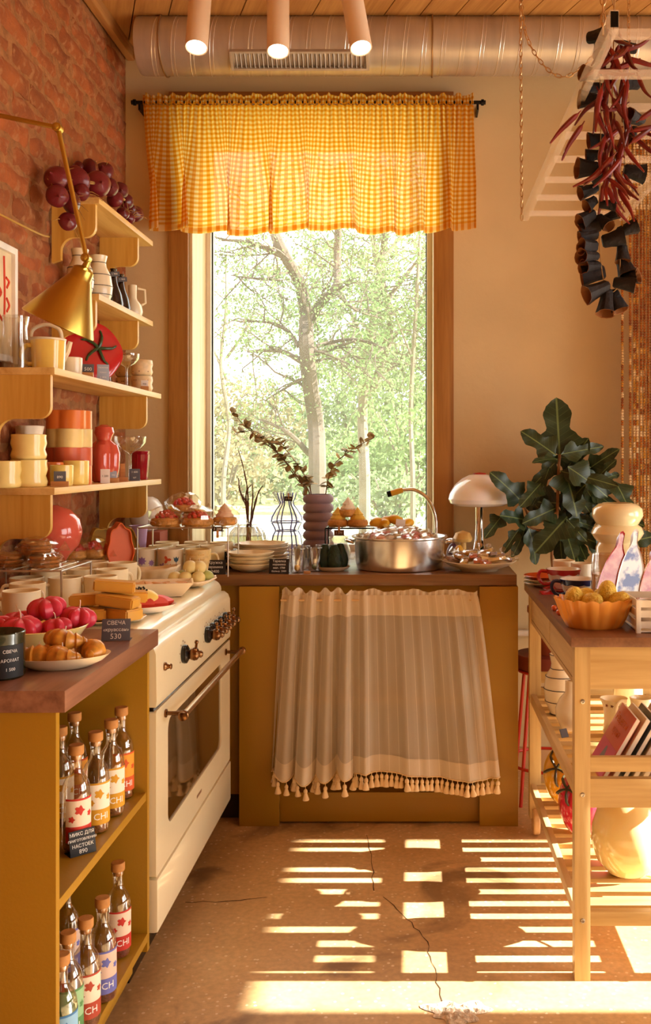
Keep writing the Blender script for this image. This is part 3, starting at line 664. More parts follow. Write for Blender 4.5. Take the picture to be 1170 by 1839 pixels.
# ------------------------------------------------------------------ serving trolley
m_birch = WOOD('trolley_birch', (208,174,114), (184,146,86), 'Z', .4, knots=False); m_birchx = WOOD('trolley_birch_x', (206,172,112), (182,144,84), 'X', .4, knots=False); m_birchy = WOOD('trolley_birch_y', (210,176,122), (186,148,96), 'Y', .4, knots=False)
tx0, tx1, ty0, ty1 = .40, .83, 2.457, 3.47
tr = thing('kitchen_trolley', 'birch kitchen trolley with slatted shelves and oak top on the right', 'trolley', (0,0,0))
LG = .04
for x in (tx0, tx1-LG):
    MB().bev((x, ty0, 0), (x+LG, ty0+LG, .845), .002).build('leg', m_birch, tr)
    MB().bev((x, ty1-LG, .05), (x+LG, ty1, .845), .002).build('leg', m_birch, tr)
    wl = MB().lathe([(.004,-.011),(.040,-.011),(.043,-.007),(.043,.007),(.040,.011),(.004,.011)], 20, TR((x+LG/2, ty1-.055, .0435), (0,PI/2,0))).build('wheel', M('wheel_wood', (214,172,120), .5), tr)
MB().bev((tx0-.012, ty0-.018, .845), (tx1+.012, ty1+.03, .87), .003).build('top', WOOD('trolley_top', (134,90,60), (100,62,40), 'Y', .35, knots=False), tr)
for ya, yb in ((ty0, ty0+LG), (ty1-LG, ty1)):
    for za, zb in ((.735,.845), (.435,.508), (.525,.562), (.136,.172)):
        if (za,zb) == (.525,.562): ya2, yb2 = (ya+.008, ya+.026)
        else: ya2, yb2 = ya+.006, yb-.012
        MB().bev((tx0+LG, ya2, za), (tx1-LG, yb2, zb), .0015).build('end_rail', m_birchx, tr)
for x, s in ((tx0+.004, 0), (tx1-.022, 1)):
    for za, zb in ((.455,.488), (.14,.172)):
        MB().bev((x, ty0+LG, za), (x+.018, ty1-LG, zb), .0015).build('side_rail', m_birchy, tr)
ym2 = (ty0+ty1)/2
for ya, yb in ((ty0+LG+.004, ym2-.004), (ym2+.004, ty1-LG-.004)):
    d = MB().bev((tx0+.006, ya, .735), (tx1-.006, yb, .838), .003).build('drawer', m_birchy, tr)
    MB().bev((tx0+.0055, ya+.002, .75), (tx0+.0065, yb-.002, .752), .0002).build('groove', M('groove', (120,84,44), .7), d)
slx = MB().bev((tx0+.022, -.0235, -.006), (tx1-.022, .0235, .006), .0015).mesh('slat', m_birchx)
for z in (.480, .164):
    n = 12
    for i in range(n): inst(slx, 'slat', tr, (0, ty0+LG+.03+(ty1-ty0-2*LG-.06)*(i/(n-1)), z))
m_screw = M('screw_zinc', (176,170,166), .3, metal=1)
scm = MB().lathe([(.006,0),(.0055,.0025),(.003,.003),(.0025,.0012),(0,.0012)], 12, TR((0,0,0), (PI/2,0,0))).mesh('screw', m_screw)
for z in (.735-.03, .47, .152):
    for x in (tx0+.02, tx1-.02): inst(scm, 'screw', tr, (x, ty0-.0002, z))
# ------------------------------------------------------------------ outdoors
m_bark = M('bark', (86,72,60), .95, var=.25, scale=6, bump=.5, bscale=30, stretch=(1,1,.2))
m_bark2 = M('bark_pale', (112,100,84), .95, var=.2, scale=6)
def LEAFM(name, c):
    m = bpy.data.materials.new(name); m.use_nodes = True; N, L = nodes(m); N.remove(N['Principled BSDF']); o = N['Material Output']
    d = N.new('ShaderNodeBsdfDiffuse'); t = N.new('ShaderNodeBsdfTranslucent'); x = N.new('ShaderNodeMixShader'); x.inputs[0].default_value = .4
    tc = N.new('ShaderNodeTexCoord'); n = N.new('ShaderNodeTexNoise'); n.inputs['Scale'].default_value = 1.3; n.inputs['Detail'].default_value = 5; L.new(tc.outputs['Object'], n.inputs['Vector'])
    r = N.new('ShaderNodeValToRGB'); k = rgb(*c); r.color_ramp.elements[0].position = .35; r.color_ramp.elements[1].position = .65
    r.color_ramp.elements[0].color = tuple(q*.7 for q in k[:3])+(1,); r.color_ramp.elements[1].color = tuple(min(1,q*1.25) for q in k[:3])+(1,)
    L.new(n.outputs[0], r.inputs[0]); L.new(r.outputs[0], d.inputs[0]); L.new(r.outputs[0], t.inputs[0]); L.new(d.outputs[0], x.inputs[1]); L.new(t.outputs[0], x.inputs[2]); L.new(x.outputs[0], o.inputs[0])
    MATS[name] = m; return m
m_lf = LEAFM('spring_leaf', (112,132,84)); m_lf2 = LEAFM('far_leaf', (122,136,98)); m_lf3 = LEAFM('dry_shrub', (140,130,96))
TRr = random.Random(11)
def leaf(b, p, s):
    d = Vector((TRr.gauss(0,1),TRr.gauss(0,1),TRr.gauss(0,1))).normalized(); e = d.orthogonal().normalized()*s*.38; d = d*s*.6
    k = len(b.v); b.v += [tuple(p-d), tuple(p+e), tuple(p+d), tuple(p-e)]; b.f.append((k,k+1,k+2,k+3))
def twig(wood, lv, p, d, L, r, depth, ls, dens, droop):
    n = 4; pts = [p]; q = p.copy(); dd = d.normalized()
    for i in range(n):
        dd = (dd+Vector((TRr.gauss(0,.22),TRr.gauss(0,.22),TRr.gauss(0,.18)-droop))).normalized(); q = q+dd*L/n; pts.append(q)
    wood.tube(pts, [r*(1-.7*i/n) for i in range(n+1)], 4 if depth < 2 else 5)
    if depth <= 1:
        for i in range(int(dens*L*8)):
            a = TRr.random(); k = min(int(a*n), n-1); pp = pts[k].lerp(pts[k+1], a*n-k)+Vector((TRr.gauss(0,.07),TRr.gauss(0,.07),TRr.gauss(0,.07))); leaf(lv, pp, ls*TRr.uniform(.6,1.3))
    if depth > 0:
        for i in range(3 if depth > 1 else 4):
            a = TRr.uniform(.3,1); k = min(int(a*n), n-1); pp = pts[k].lerp(pts[k+1], a*n-k)
            nd = (dd+Vector((TRr.gauss(0,.7),TRr.gauss(0,.7),TRr.gauss(0,.55)))).normalized(); twig(wood, lv, pp, nd, L*TRr.uniform(.45,.7), r*.5, depth-1, ls, dens, droop)
def limb_tree(name, label, limbs, Y, seedn, tw=.9, dens=1, ls=.07, droop=.05, bark=m_bark, lm=m_lf, step=3):
    base = G(limbs[0][0][0][0], limbs[0][0][0][1], Y); base.z = -.3
    t = thing(name, label, 'tree', base, group=None); wood = MB(); sm = MB(); lv = MB()
    for li, (pts, r0, r1) in enumerate(limbs):
        P = [G(x, y, Y)-base+Vector((0, .25*math.sin(i*1.7+li), 0)) for i, (x, y) in enumerate(pts)]
        if li == 0: P = [Vector((0,0,0))]+P
        C = catmull(P, 6); m = len(C); rr = [(r0+(r1-r0)*i/(m-1))*Y/FPX for i in range(m)]
        wood.tube(C, rr, 9 if r0 > 6 else 6)
        for i in range(3, m, step):
            if li == 0 and i < m*.5: continue
            d = (C[i]-C[i-1]).normalized(); o = Vector((TRr.gauss(0,1),TRr.gauss(0,1),TRr.gauss(0,.6))); twig(sm, lv, C[i], d*.5+o.normalized(), tw*TRr.uniform(.6,1.3), max(.012, rr[i]*.25), 2, ls, dens, droop)
    wood.build('trunk', bark, t); sm.build('twigs', bark, t, kind='stuff'); lv.build('foliage', lm, t, smooth=False, kind='stuff'); return t
limb_tree('forked_tree', 'forked bare-limbed tree in the middle of the window view', [
    ([(570,840),(564,760),(558,690),(554,620),(548,572)], 17, 13),
    ([(548,575),(538,510),(508,450),(492,405),(484,330),(470,240)], 12, 7),
    ([(550,580),(578,548),(606,520),(604,470),(606,410),(618,300)], 9, 6),
    ([(512,462),(470,448),(430,432),(392,424)], 5, 2),
    ([(545,652),(505,632),(440,628)], 6, 2.5), ([(540,625),(515,592),(478,575),(430,580)], 4, 1.5),
    ([(556,628),(588,612),(640,610),(700,632)], 5, 2), ([(558,640),(600,622),(640,616)], 4, 2),
    ([(552,815),(520,778),(475,755)], 6, 2), ([(500,500),(450,505),(415,495)], 3, 1), ([(606,530),(640,560),(690,570)], 3, 1)], 13, 1, step=2, tw=.75, dens=3.2, ls=.036)
limb_tree('leafy_tree', 'twin-trunked leafy tree right of the forked tree', [
    ([(655,850),(650,740),(662,640),(676,560),(690,440),(700,300)], 11, 6),
    ([(668,700),(700,600),(690,520),(672,440),(660,300)], 8, 4), ([(662,640),(630,560),(610,520)], 4, 2), ([(676,560),(730,500),(770,440)], 5, 2), ([(660,690),(710,660),(760,650)], 4, 1.5), ([(690,470),(740,400),(790,360)], 4, 2)], 17, 2, step=1, tw=1.6, dens=3.2, ls=.062, droop=.12, bark=m_bark2, lm=m_lf)
limb_tree('slender_tree', 'slender drooping tree close to the right edge of the pane', [
    ([(742,860),(738,740),(745,600),(752,480),(760,330)], 6, 3), ([(745,650),(720,590),(700,540)], 3, 1), ([(745,560),(775,500),(800,450)], 3, 1)], 15, 3, tw=1.3, dens=3.2, ls=.055, droop=.15, bark=m_bark2, lm=m_lf)
limb_tree('far_tree', 'thin far tree at the left edge of the pane', [
    ([(402,860),(408,760),(398,660),(410,560),(404,460)], 5, 2), ([(404,680),(380,620),(370,560)], 3, 1), ([(404,640),(440,600),(460,560)], 3, 1)], 20, 4, step=2, tw=1.6, dens=1.4, ls=.07, droop=.05, bark=m_bark2, lm=m_lf2)
def bush(name, label, px, py, Y, rx, rz, n, lm, ls):
    c = G(px, py, Y); t = thing(name, label, 'shrub', (c.x, Y, -.3)); lv = MB(); h = c.z+.3; st = MB()
    for i in range(6):
        a = TRr.uniform(0,6.3); st.tube([(0,0,0),(rx*.3*math.cos(a),rx*.2*math.sin(a),h*.6),(rx*.6*math.cos(a),rx*.4*math.sin(a),h)], [.05,.03,.012], 5)
    for i in range(n):
        d = Vector((TRr.gauss(0,1),TRr.gauss(0,1),TRr.gauss(0,1))).normalized()*(TRr.random()**.45); p = Vector((d.x*rx, d.y*rx*.6, h*.55+d.z*h*.55))
        if noise.noise(p*1.6+Vector((px,0,0))) < -.18: continue
        leaf(lv, p, ls*TRr.uniform(.6,1.4))
    st.build('stems', m_bark2, t); lv.build('foliage', lm, t, smooth=False, kind='stuff')
for nm, px, py, Y, rx, rz, n, lm, ls in (('tawny shrub at the far left of the view', 400, 770, 30, 2.2, 2, 2200, m_lf3, .16), ('pale rounded shrub behind the forked trunk', 505, 800, 34, 2.6, 2, 2200, m_lf2, .17),
      ('broad green shrub under the leafy tree', 650, 790, 28, 2.2, 2, 2600, m_lf, .15), ('tall green shrub by the right pane edge', 745, 740, 26, 1.8, 2, 2600, m_lf, .14), ('distant grey-green shrub low in the left view', 450, 835, 40, 3.0, 2, 1400, m_lf3, .18), ('tall hazy thicket behind the left of the view', 425, 690, 38, 3.2, 2, 5200, m_lf3, .17), ('tall hazy thicket behind the forked trunk', 560, 720, 44, 3.8, 2, 5200, m_lf2, .18), ('tall hazy thicket behind the leafy tree', 655, 620, 40, 3.4, 2, 6500, m_lf2, .17), ('tall hazy thicket at the right edge of the view', 745, 560, 36, 3.0, 2, 7500, m_lf2, .16), ('low green shrub beside the tap spout', 700, 850, 22, 1.6, 1, 1600, m_lf2, .12)):
    bush('garden_shrub', nm, px, py, Y, rx, rz, n, lm, ls)
struct(MB().box((-60, GY+.2, -.4), (60, 120, -.3)).build('ground', M('meadow', (150,150,96), .95, var=.3, scale=.6), smooth=False), 'pale sunlit grass outside')
struct(MB().box((-60, 20, -.3), (60, 27, -.27)).build('road', M('asphalt', (176,170,160), .9, var=.1, scale=1), smooth=False), 'pale road outside the window')
# ------------------------------------------------------------------ brass arm lamp
m_brass = M('brass', (196,164,78), .3, metal=1, var=.1, scale=3); m_cord = M('cord_gold', (190,146,60), .6)
LYb = 2.62
def LP(px, py, dy=0): return G(px, py, LYb+dy)
bl = thing('swing_arm_lamp', 'brass swing-arm lamp with cone shade on the brick wall', 'lamp', LP(-50, 197)); o0 = Vector(bl.location)
MB().tube([LP(-50,197)-o0, LP(103,229)-o0], .0065, 12).build('upper_arm', m_brass, bl)
MB().tube([LP(105,232)-o0, LP(155,462)-o0], .0065, 12).build('lower_arm', m_brass, bl)
for px, py in ((104,230), (155,464)):
    p = LP(px, py)-o0; b = MB(); b.lathe([(.006,-.014),(.012,-.012),(.012,.012),(.006,.014)], 14, TR(p, (PI/2,0,0))); b.lathe([(.003,0),(.008,.003),(.008,.008),(.003,.011)], 10, TR(p+Vector((0,-.012,0)), (PI/2,0,0))); b.build('joint', m_brass, bl)
A = LP(152,482)-o0; Bc = LP(104,584)-o0; ax = (A-Bc); ln = ax.length; rq = ax.to_track_quat('Z','Y').to_euler()
prof = [(.097,0),(.099,.002),(.0985,.005),(.034,ln*.80),(.030,ln*.83),(.028,ln*.97),(.022,ln*1.0),(.010,ln*1.03),(.008,ln*1.12)]
sh = MB().lathe(prof, 40); sh.f = [f for f in sh.f if len(f) == 4]; sh.build('shade', m_brass, bl, loc=Bc, rot=rq, angle=40)
MB().lathe([(0,ln*.35),(.028,ln*.40),(.03,ln*.55),(.014,ln*.8)], 18).build('bulb', M('bulb_opal', (240,225,200), .3), bl, loc=Bc, rot=rq)
MB().lathe([(.045,0),(.045,.012),(.02,.02)], 24, TR((-.0,0,0),(0,PI/2,0))).build('wall_plate', m_brass, bl, loc=(XL+.003-o0.x, 0, 0))
MB().cyl((XL+.01-o0.x, 0, 0), (0,0,0), .008, 10).build('mount', m_brass, bl)
MB().tube(catmull([Vector((XL+.006, 2.55, 2.02))-o0, G(60,415,2.9)-o0+Vector((0,0,0)), Vector((XL+.006,3.22,2.05))-o0], 8), .003, 6).build('cord', m_cord, bl)
# framed print
fpic = thing('framed_print', 'white framed print with red brush strokes on the brick wall', 'picture', (XL+.004, 2.70, 1.60))
f = MB(); a, c, zt = -.22, .225, .345
for p, q in (((0,a,0),(.02,a+.02,zt)), ((0,c-.02,0),(.02,c,zt)), ((0,a+.02,0),(.02,c-.02,.02)), ((0,a+.02,zt-.02),(.02,c-.02,zt))): f.bev(p, q, .002)
f.build('frame', M('frame_white', (236,226,212), .5), fpic); MB().box((.004,a+.02,.02),(.008,c-.02,zt-.02)).build('paper', M('print_paper', (232,210,170), .8), fpic, smooth=False)
m_redp = M('red_paint', (214,66,36), .7)
for k, pts in enumerate(([(.06,.30),(.10,.27),(.08,.24),(.13,.20),(.09,.16),(.14,.12)], [(.15,.31),(.155,.2),(.15,.08)], [(-.05,.28),(.0,.2),(-.06,.12),(.02,.06)], [(.165,.25),(.185,.24),(.17,.22)], [(.168,.19),(.186,.17),(.17,.15)])):
    MB().tube(catmull([(.0088,y,z) for y, z in pts], 5), .004, 5).build('brush_stroke', m_redp, fpic)

# ------------------------------------------------------------------ onion braid on the top shelf
m_onion = M('red_onion', (108,28,36), .3, var=.45, scale=30, stretch=(1,1,.15), coat=.2, objvar=.25)
def onion_mesh():
    b = MB(); b.lathe([(.0,-.88),(.12,-.86),(.5,-.72),(.85,-.38),(1,.0),(.9,.38),(.6,.66),(.25,.82),(.10,.95),(.07,1.15),(.03,1.25)], 22, None, lambda a,z,r: 1+.02*math.sin(5*a)); return b.mesh('onion', m_onion)
om = onion_mesh(); ob = thing('onion_braid', 'braid of red onions draped along the top shelf', 'onions', (-1.12, 3.5, 2.185)); o0 = Vector(ob.location)
core = []
for px, py, Y, r in ((136,326,3.22,.047),(101,320,3.10,.036),(176,330,3.36,.040),(162,304,3.45,.034),(187,308,3.5,.032),(128,363,3.13,.034),(103,352,3.08,.032),(122,398,3.12,.027),(150,398,3.14,.0),(197,336,3.52,.030),(207,358,3.58,.028),(216,342,3.66,.028),(226,362,3.72,.027),(233,376,3.80,.026),(221,383,3.62,.022),(243,384,3.86,.03),(232,392,3.70,.020),(146,345,3.2,.026),(140,300,3.4,.02)):
    if not r: continue
    r *= 1.12
    p = G(px, py, Y)
    if p.x < XL+r: p.x = XL+r
    o = inst(om, 'onion', ob, p-o0, (R.uniform(.9,2.0), R.uniform(-.6,.6), R.uniform(-.8,.8)), (r, r, r*.85)); core.append(p-o0)
m_straw = M('straw', (176,136,74), .9, var=.3, scale=60)
b = MB()
for i in range(46):
    p = R.choice(core); d = Vector((R.gauss(0,1),R.gauss(0,1),R.gauss(0,.8))).normalized(); q = p+d*R.uniform(.04,.075)
    if q.x+o0.x < XL+.004: continue
    b.tube([p, p.lerp(q,.6)+Vector((0,0,.008)), q], [.002,.0015,.0006], 4)
b.build('straw', m_straw, ob, kind='stuff')
MB().tube(catmull([p for p in core[:3]]+[core[8], core[11], core[14]], 6), .006, 6).build('braid_cord', m_straw, ob)

# ------------------------------------------------------------------ hanging clear rack
m_acryl = FROST('clear_acrylic', (244,226,206), .30)
rz_, rx0, rx1, ry0, ry1 = 2.215, .395, .77, 1.99, 3.60
rk = thing('hanging_rack', 'clear acrylic ladder rack hung from the ceiling on chains', 'rack', (rx0, ry1, rz_))
for x in (0, rx1-rx0-.02):
    rl = MB().bev((x, ry0-ry1, -.02), (x+.02, 0, .02), .002).build('side_rail', m_acryl, rk)
    MB().box((x+.002, ry0-ry1-.002, -.016), (x+.018, ry0-ry1, .016)).build('end_cap', m_blk, rl, smooth=False)
rg = MB().bev((.02, -.009, -.009), (rx1-rx0-.02, .009, .009), .003).mesh('rung', m_acryl)
for i in range(8): inst(rg, 'rung', rk, (0, -.03-(ry1-ry0-.1)*i/7, 0))
lk = MB(); 
def chain(pts, r=.0017):
    b = MB(); L = sum((pts[i+1]-pts[i]).length for i in range(len(pts)-1)); n = int(L/.021); acc = 0
    def at(s):
        for i in range(len(pts)-1):
            l = (pts[i+1]-pts[i]).length
            if s <= l: return pts[i].lerp(pts[i+1], s/l), (pts[i+1]-pts[i]).normalized()
            s -= l
        return pts[-1], (pts[-1]-pts[-2]).normalized()
    for k in range(n):
        c, d = at((k+.5)*L/n); q = d.to_track_quat('Z','Y').to_matrix() @ Matrix.Rotation((k % 2)*PI/2+.3,3,'Z')
        b.tube([c+q @ Vector(((.0058*math.cos(2*PI*t/10)), 0, .0140*math.sin(2*PI*t/10))) for t in range(10)], r, 5, closed=True)
    return b
m_chain = M('chain_steel', (206,170,120), .3, metal=.9)
cz = ZC-.0-rz_
chain([Vector((-.012,-.02,cz)), Vector((-.006,-.015,-.02))]).build('chain', m_chain, rk, kind='stuff')
chain([Vector((rx1-rx0+.012,-.02,cz)), Vector((rx1-rx0+.006,-.015,-.02))]).build('chain', m_chain, rk, kind='stuff')
chain([Vector((.01,ry0-ry1+.12,cz)), Vector((.01,ry0-ry1+.12,.022))]).build('chain', m_chain, rk, kind='stuff')
ork = Vector(rk.location); sagp = catmull([Vector((-.012,-.02,cz)), G(945,60,3.52)-ork, G(975,115,3.5)-ork, G(1010,138,3.48)-ork, G(1045,122,3.46)-ork, G(1070,90,3.44)-ork, G(1085,20,3.44)-ork, Vector((G(1092,0,3.44)-ork).to_tuple()[:2]+(cz,))], 8)
chain(sagp).build('slack_chain', m_chain, rk, kind='stuff')

# ------------------------------------------------------------------ garlands of chillies and dried aubergine shells
m_aub = M('dried_aubergine', (30,24,25), .75, var=.5, scale=25, bump=.6, bscale=60, objvar=.3); m_aubin = M('aubergine_inside', (120,70,26), .85, var=.3)
m_chil = M('dried_chilli', (112,24,16), .4, var=.45, scale=25, coat=.2, objvar=.3); m_string = M('string', (170,130,80), .9)
def aub(seed):
    rr = random.Random(seed); b = MB(); n = 14; P = [(.010,0),(.013,.004),(.014,.018),(.017,.034),(.0205,.048),(.0185,.0475),(.014,.03),(.010,.012),(.0,.010)]; k = rr.uniform(0,6)
    b.lathe(P, n, None, lambda a, z, r: 1+.14*math.sin(2*a+k)+.08*math.sin(3*a+k*2)+.05*math.sin(5*a)); me = b.mesh('aubergine_shell', m_aub); me.materials.append(m_aubin)
    for p in me.polygons:
        if p.index >= 4*n-0 and p.index < 8*n: p.material_index = 1
    return me
AU = [aub(i) for i in range(5)]
YG = 2.42
ga1 = thing('aubergine_garland', 'string of dried dark aubergine shells hanging in a loop', 'garland', G(1088, -20, YG+.02)); o0 = Vector(ga1.location)
spec = [(1072,66,-90,1),(1078,85,180,1),(1080,108,170,.9),(1062,132,95,1.1),(1066,158,100,1),(1058,180,90,1),(1130,85,80,1),(1134,150,85,.9),(1142,212,80,.9),(1136,240,150,.8),(1072,252,100,.8),(1068,278,95,.9),(1056,303,92,1.2),(1078,318,-60,.9),(1058,342,110,1.1),(1062,365,130,.8),(1092,368,-95,.9),(1055,392,125,.9),(1085,398,-140,.8),(1098,388,-70,.7),(1062,412,115,1),(1058,424,105,1.1),(1058,443,98,1.1),(1058,460,96,1.15),(1062,478,100,1.1),(1066,493,100,1.1),(1073,521,115,1.15),(1090,543,172,1.15),(1108,540,-160,1.2),(1127,412,-70,1.1),(1102,430,-78,1.2),(1118,455,180,.9),(1122,478,-165,1.1),(1130,500,-80,1.1),(1122,510,-100,1),(1140,310,-100,1.2)]
for i, (px, py, a, s) in enumerate(spec):
    p = G(px, py, YG+R.uniform(-.015,.015))-o0; th = math.radians(a)   # 0 = opening up, clockwise
    d = Vector((-math.sin(th), R.uniform(-.6,.1), math.cos(th))).normalized(); s *= R.uniform(.9,1.15)
    inst(AU[i % 5], 'aubergine_shell', ga1, p-d*.024*s, d.to_track_quat('Z','Y').to_euler(), s)
stp = [G(x, y, YG)-o0 for x, y in ((1088,-20),(1078,100),(1080,200),(1078,320),(1076,420),(1084,500),(1095,525),(1112,510),(1115,450),(1118,420),(1122,300),(1120,100),(1095,-20))]
MB().tube(catmull(stp, 6), .0014, 5).build('string', m_string, ga1)
MB().tube([(0,0,0),(0,0,ZC-o0.z)], .0016, 6).build('hanger', m_string, ga1)
gc = thing('chilli_garland', 'bunch of dried red chillies strung beside the aubergine shells', 'garland', G(1105, -20, YG-.05)); o0 = Vector(gc.location)
def chil(seed):
    rr = random.Random(seed); b = MB(); c = rr.uniform(.1,.5); P = catmull([(0,0,0),(.004*c*4,0,-.03),(.012*c*3,.003,-.06),(.034*c*2.6,.004,-.095)], 4); m = len(P)
    b.tube(P, [max(.0007,.0066*math.sin(PI*min(1,(.12+.88*(1-i/(m-1)))*.62+.02))*(1 if i else .5)) for i in range(m)], 8); b.tube([(0,0,0),(-.002,0,.012)], [.0022,.0014], 5); return b.mesh('chilli', m_chil)
CH = [chil(i) for i in range(6)]; rr = random.Random(5)
for i in range(64):
    t = i/63; py = 55+ t*285; w = 16+26*math.sin(PI*min(1, t*1.15))**.8 if t < .87 else 22
    px = 1102+rr.gauss(0, w*.55); p = G(px, py, YG-.05+rr.uniform(-.03,.03))-o0
    rot = (rr.uniform(-.5,.5), rr.gauss(0,.45)-(px-1102)*.012, rr.uniform(0,6.3)); inst(CH[i % 6], 'chilli', gc, p, rot, rr.uniform(.75,1.15))
for px, py, ry in ((1120,95,-1.7),(1140,105,-1.2),(1150,235,-1.7),(1162,215,-2.0),(1148,255,-2.1),(1050,205,.9),(1058,225,.7)): inst(CH[py % 6], 'chilli', gc, G(px-12,py,YG-.07)-o0, (0,ry,0), 1)
MB().tube([G(1105,-20,YG-.05)-o0, G(1100,180,YG-.05)-o0, G(1106,330,YG-.05)-o0], .0018, 5).build('string', m_string, gc); MB().tube([(0,0,0),(0,0,ZC-o0.z)], .0016, 6).build('hanger', m_string, gc)

# ------------------------------------------------------------------ bead curtain
def bead_mat():
    m = bpy.data.materials.new('beads'); m.use_nodes = True; N, L = nodes(m); b = N['Principled BSDF']; b.inputs['Roughness'].default_value = .25
    tc = N.new('ShaderNodeTexCoord'); mp = N.new('ShaderNodeMapping'); mp.inputs['Scale'].default_value = (60,1,45); L.new(tc.outputs['Object'], mp.inputs[0])
    w = N.new('ShaderNodeTexWhiteNoise'); fl_ = N.new('ShaderNodeVectorMath'); fl_.operation='FLOOR'; L.new(mp.outputs[0], fl_.inputs[0]); L.new(fl_.outputs[0], w.inputs[0])
    n = N.new('ShaderNodeTexNoise'); n.inputs['Scale'].default_value = 4; L.new(tc.outputs['Object'], n.inputs['Vector'])
    a = N.new('ShaderNodeMath'); a.operation='MULTIPLY_ADD'; a.inputs[1].default_value = .35; L.new(w.outputs['Value'], a.inputs[0]); L.new(n.outputs[0], a.inputs[2])
    r = N.new('ShaderNodeValToRGB'); e = r.color_ramp.elements; e[0].position=.45; e[0].color = rgb(120,54,20); e[1].position=.82; e[1].color = rgb(218,186,140)
    q = e.new(.62); q.color = rgb(158,84,28); q = e.new(.72); q.color = rgb(184,128,46); L.new(a.outputs[0], r.inputs[0]); L.new(r.outputs[0], b.inputs['Base Color']); return m
b = MB(); bz0, bz1 = .25, 2.62; nb = int((bz1-bz0)/.011)
for i in range(52):
    x = .012+i*.0145+R.uniform(-.002,.002); pr = []
    if i == 0: x = -.006
    for k in range(nb): z = k*.011; pr += [(.0014,z),(.0058,z+.002),(.0058,z+.008)]
    b.lathe(pr, 5, TR((x, R.uniform(-.004,.004), 0)))
bc = b.build('bead_curtain', bead_mat(), loc=(.835, 3.92, bz0), angle=60); tag(bc, 'amber and gold bead curtain hanging at the right', 'bead curtain', kind='stuff')
tag(MB().bev((.815, 3.905, bz1), (1.62, YB, bz1+.03), .003).build('curtain_rail', WOOD('rail_wood', (176,112,52), (138,80,32), 'X', .5)), 'wooden rail holding the bead curtain', 'rail')

# ------------------------------------------------------------------ plant
def plant_mat():
    m = bpy.data.materials.new('fig_leaf'); m.use_nodes = True; N, L = nodes(m); b = N['Principled BSDF']; b.inputs['Roughness'].default_value = .42
    tc = N.new('ShaderNodeTexCoord'); s = N.new('ShaderNodeSeparateXYZ'); L.new(tc.outputs['Object'], s.inputs[0])
    ab = N.new('ShaderNodeMath'); ab.operation='ABSOLUTE'; L.new(s.outputs[0], ab.inputs[0])
    l1 = N.new('ShaderNodeMath'); l1.operation='LESS_THAN'; l1.inputs[1].default_value = .012; L.new(ab.outputs[0], l1.inputs[0])
    k = N.new('ShaderNodeMath'); k.operation='MULTIPLY_ADD'; k.inputs[1].default_value = -.8; L.new(ab.outputs[0], k.inputs[0]); L.new(s.outputs[1], k.inputs[2])
    mu = N.new('ShaderNodeMath'); mu.operation='MULTIPLY'; mu.inputs[1].default_value = 9; L.new(k.outputs[0], mu.inputs[0]); fr_ = N.new('ShaderNodeMath'); fr_.operation='FRACT'; L.new(mu.outputs[0], fr_.inputs[0])
    l2 = N.new('ShaderNodeMath'); l2.operation='LESS_THAN'; l2.inputs[1].default_value = .07; L.new(fr_.outputs[0], l2.inputs[0])
    mx = N.new('ShaderNodeMath'); mx.operation='MAXIMUM'; h = N.new('ShaderNodeMath'); h.operation='MULTIPLY'; h.inputs[1].default_value = .28; L.new(l2.outputs[0], h.inputs[0]); L.new(l1.outputs[0], mx.inputs[0]); L.new(h.outputs[0], mx.inputs[1])
    n = N.new('ShaderNodeTexNoise'); n.inputs['Scale'].default_value = 3; L.new(tc.outputs['Object'], n.inputs['Vector'])
    r = N.new('ShaderNodeValToRGB'); r.color_ramp.elements[0].color = rgb(18,30,14); r.color_ramp.elements[1].color = rgb(46,66,30); L.new(n.outputs[0], r.inputs[0])
    x = N.new('ShaderNodeMix'); x.data_type='RGBA'; L.new(mx.outputs[0], x.inputs[0]); L.new(r.outputs[0], x.inputs[6]); x.inputs[7].default_value = rgb(96,112,60); L.new(x.outputs[2], b.inputs['Base Color'])
    bp = N.new('ShaderNodeBump'); bp.inputs['Strength'].default_value = .4; bp.inputs['Distance'].default_value = .004; bp.invert = True; L.new(mx.outputs[0], bp.inputs['Height']); L.new(bp.outputs[0], b.inputs['Normal'])
    return m
m_fig = plant_mat()
def fig_leaf(seed):
    rr = random.Random(seed); c = rr.uniform(-.35,.35); cup = rr.uniform(.1,.35); wv = rr.uniform(0,6)
    def wid(t):
        pts = [(0,.0),(.06,.06),(.16,.25),(.27,.33),(.38,.24),(.48,.145),(.60,.16),(.74,.185),(.86,.14),(.95,.07),(1,.004)]
        for (a,wa),(b2,wb) in zip(pts, pts[1:]):
            if t <= b2: k = (t-a)/(b2-a); k = k*k*(3-2*k); return wa+(wb-wa)*k
        return .004
    def fn(u, v):
        w = wid(v); x = (u*2-1)*w; return (x, v, cup*x*x*2.2-.25*v*v*(.6+c)+.02*math.sin(v*18+wv)*abs(u*2-1)+.0)
    return MB().grid(8, 22, fn).mesh('leaf', m_fig, angle=180)
FL = [fig_leaf(i) for i in range(6)]
PY = 3.80; pl = thing('fiddle_leaf_fig', 'potted fig plant with dark lobed glossy leaves by the plaster wall', 'plant', (.525, PY, .56)); o0 = Vector(pl.location)
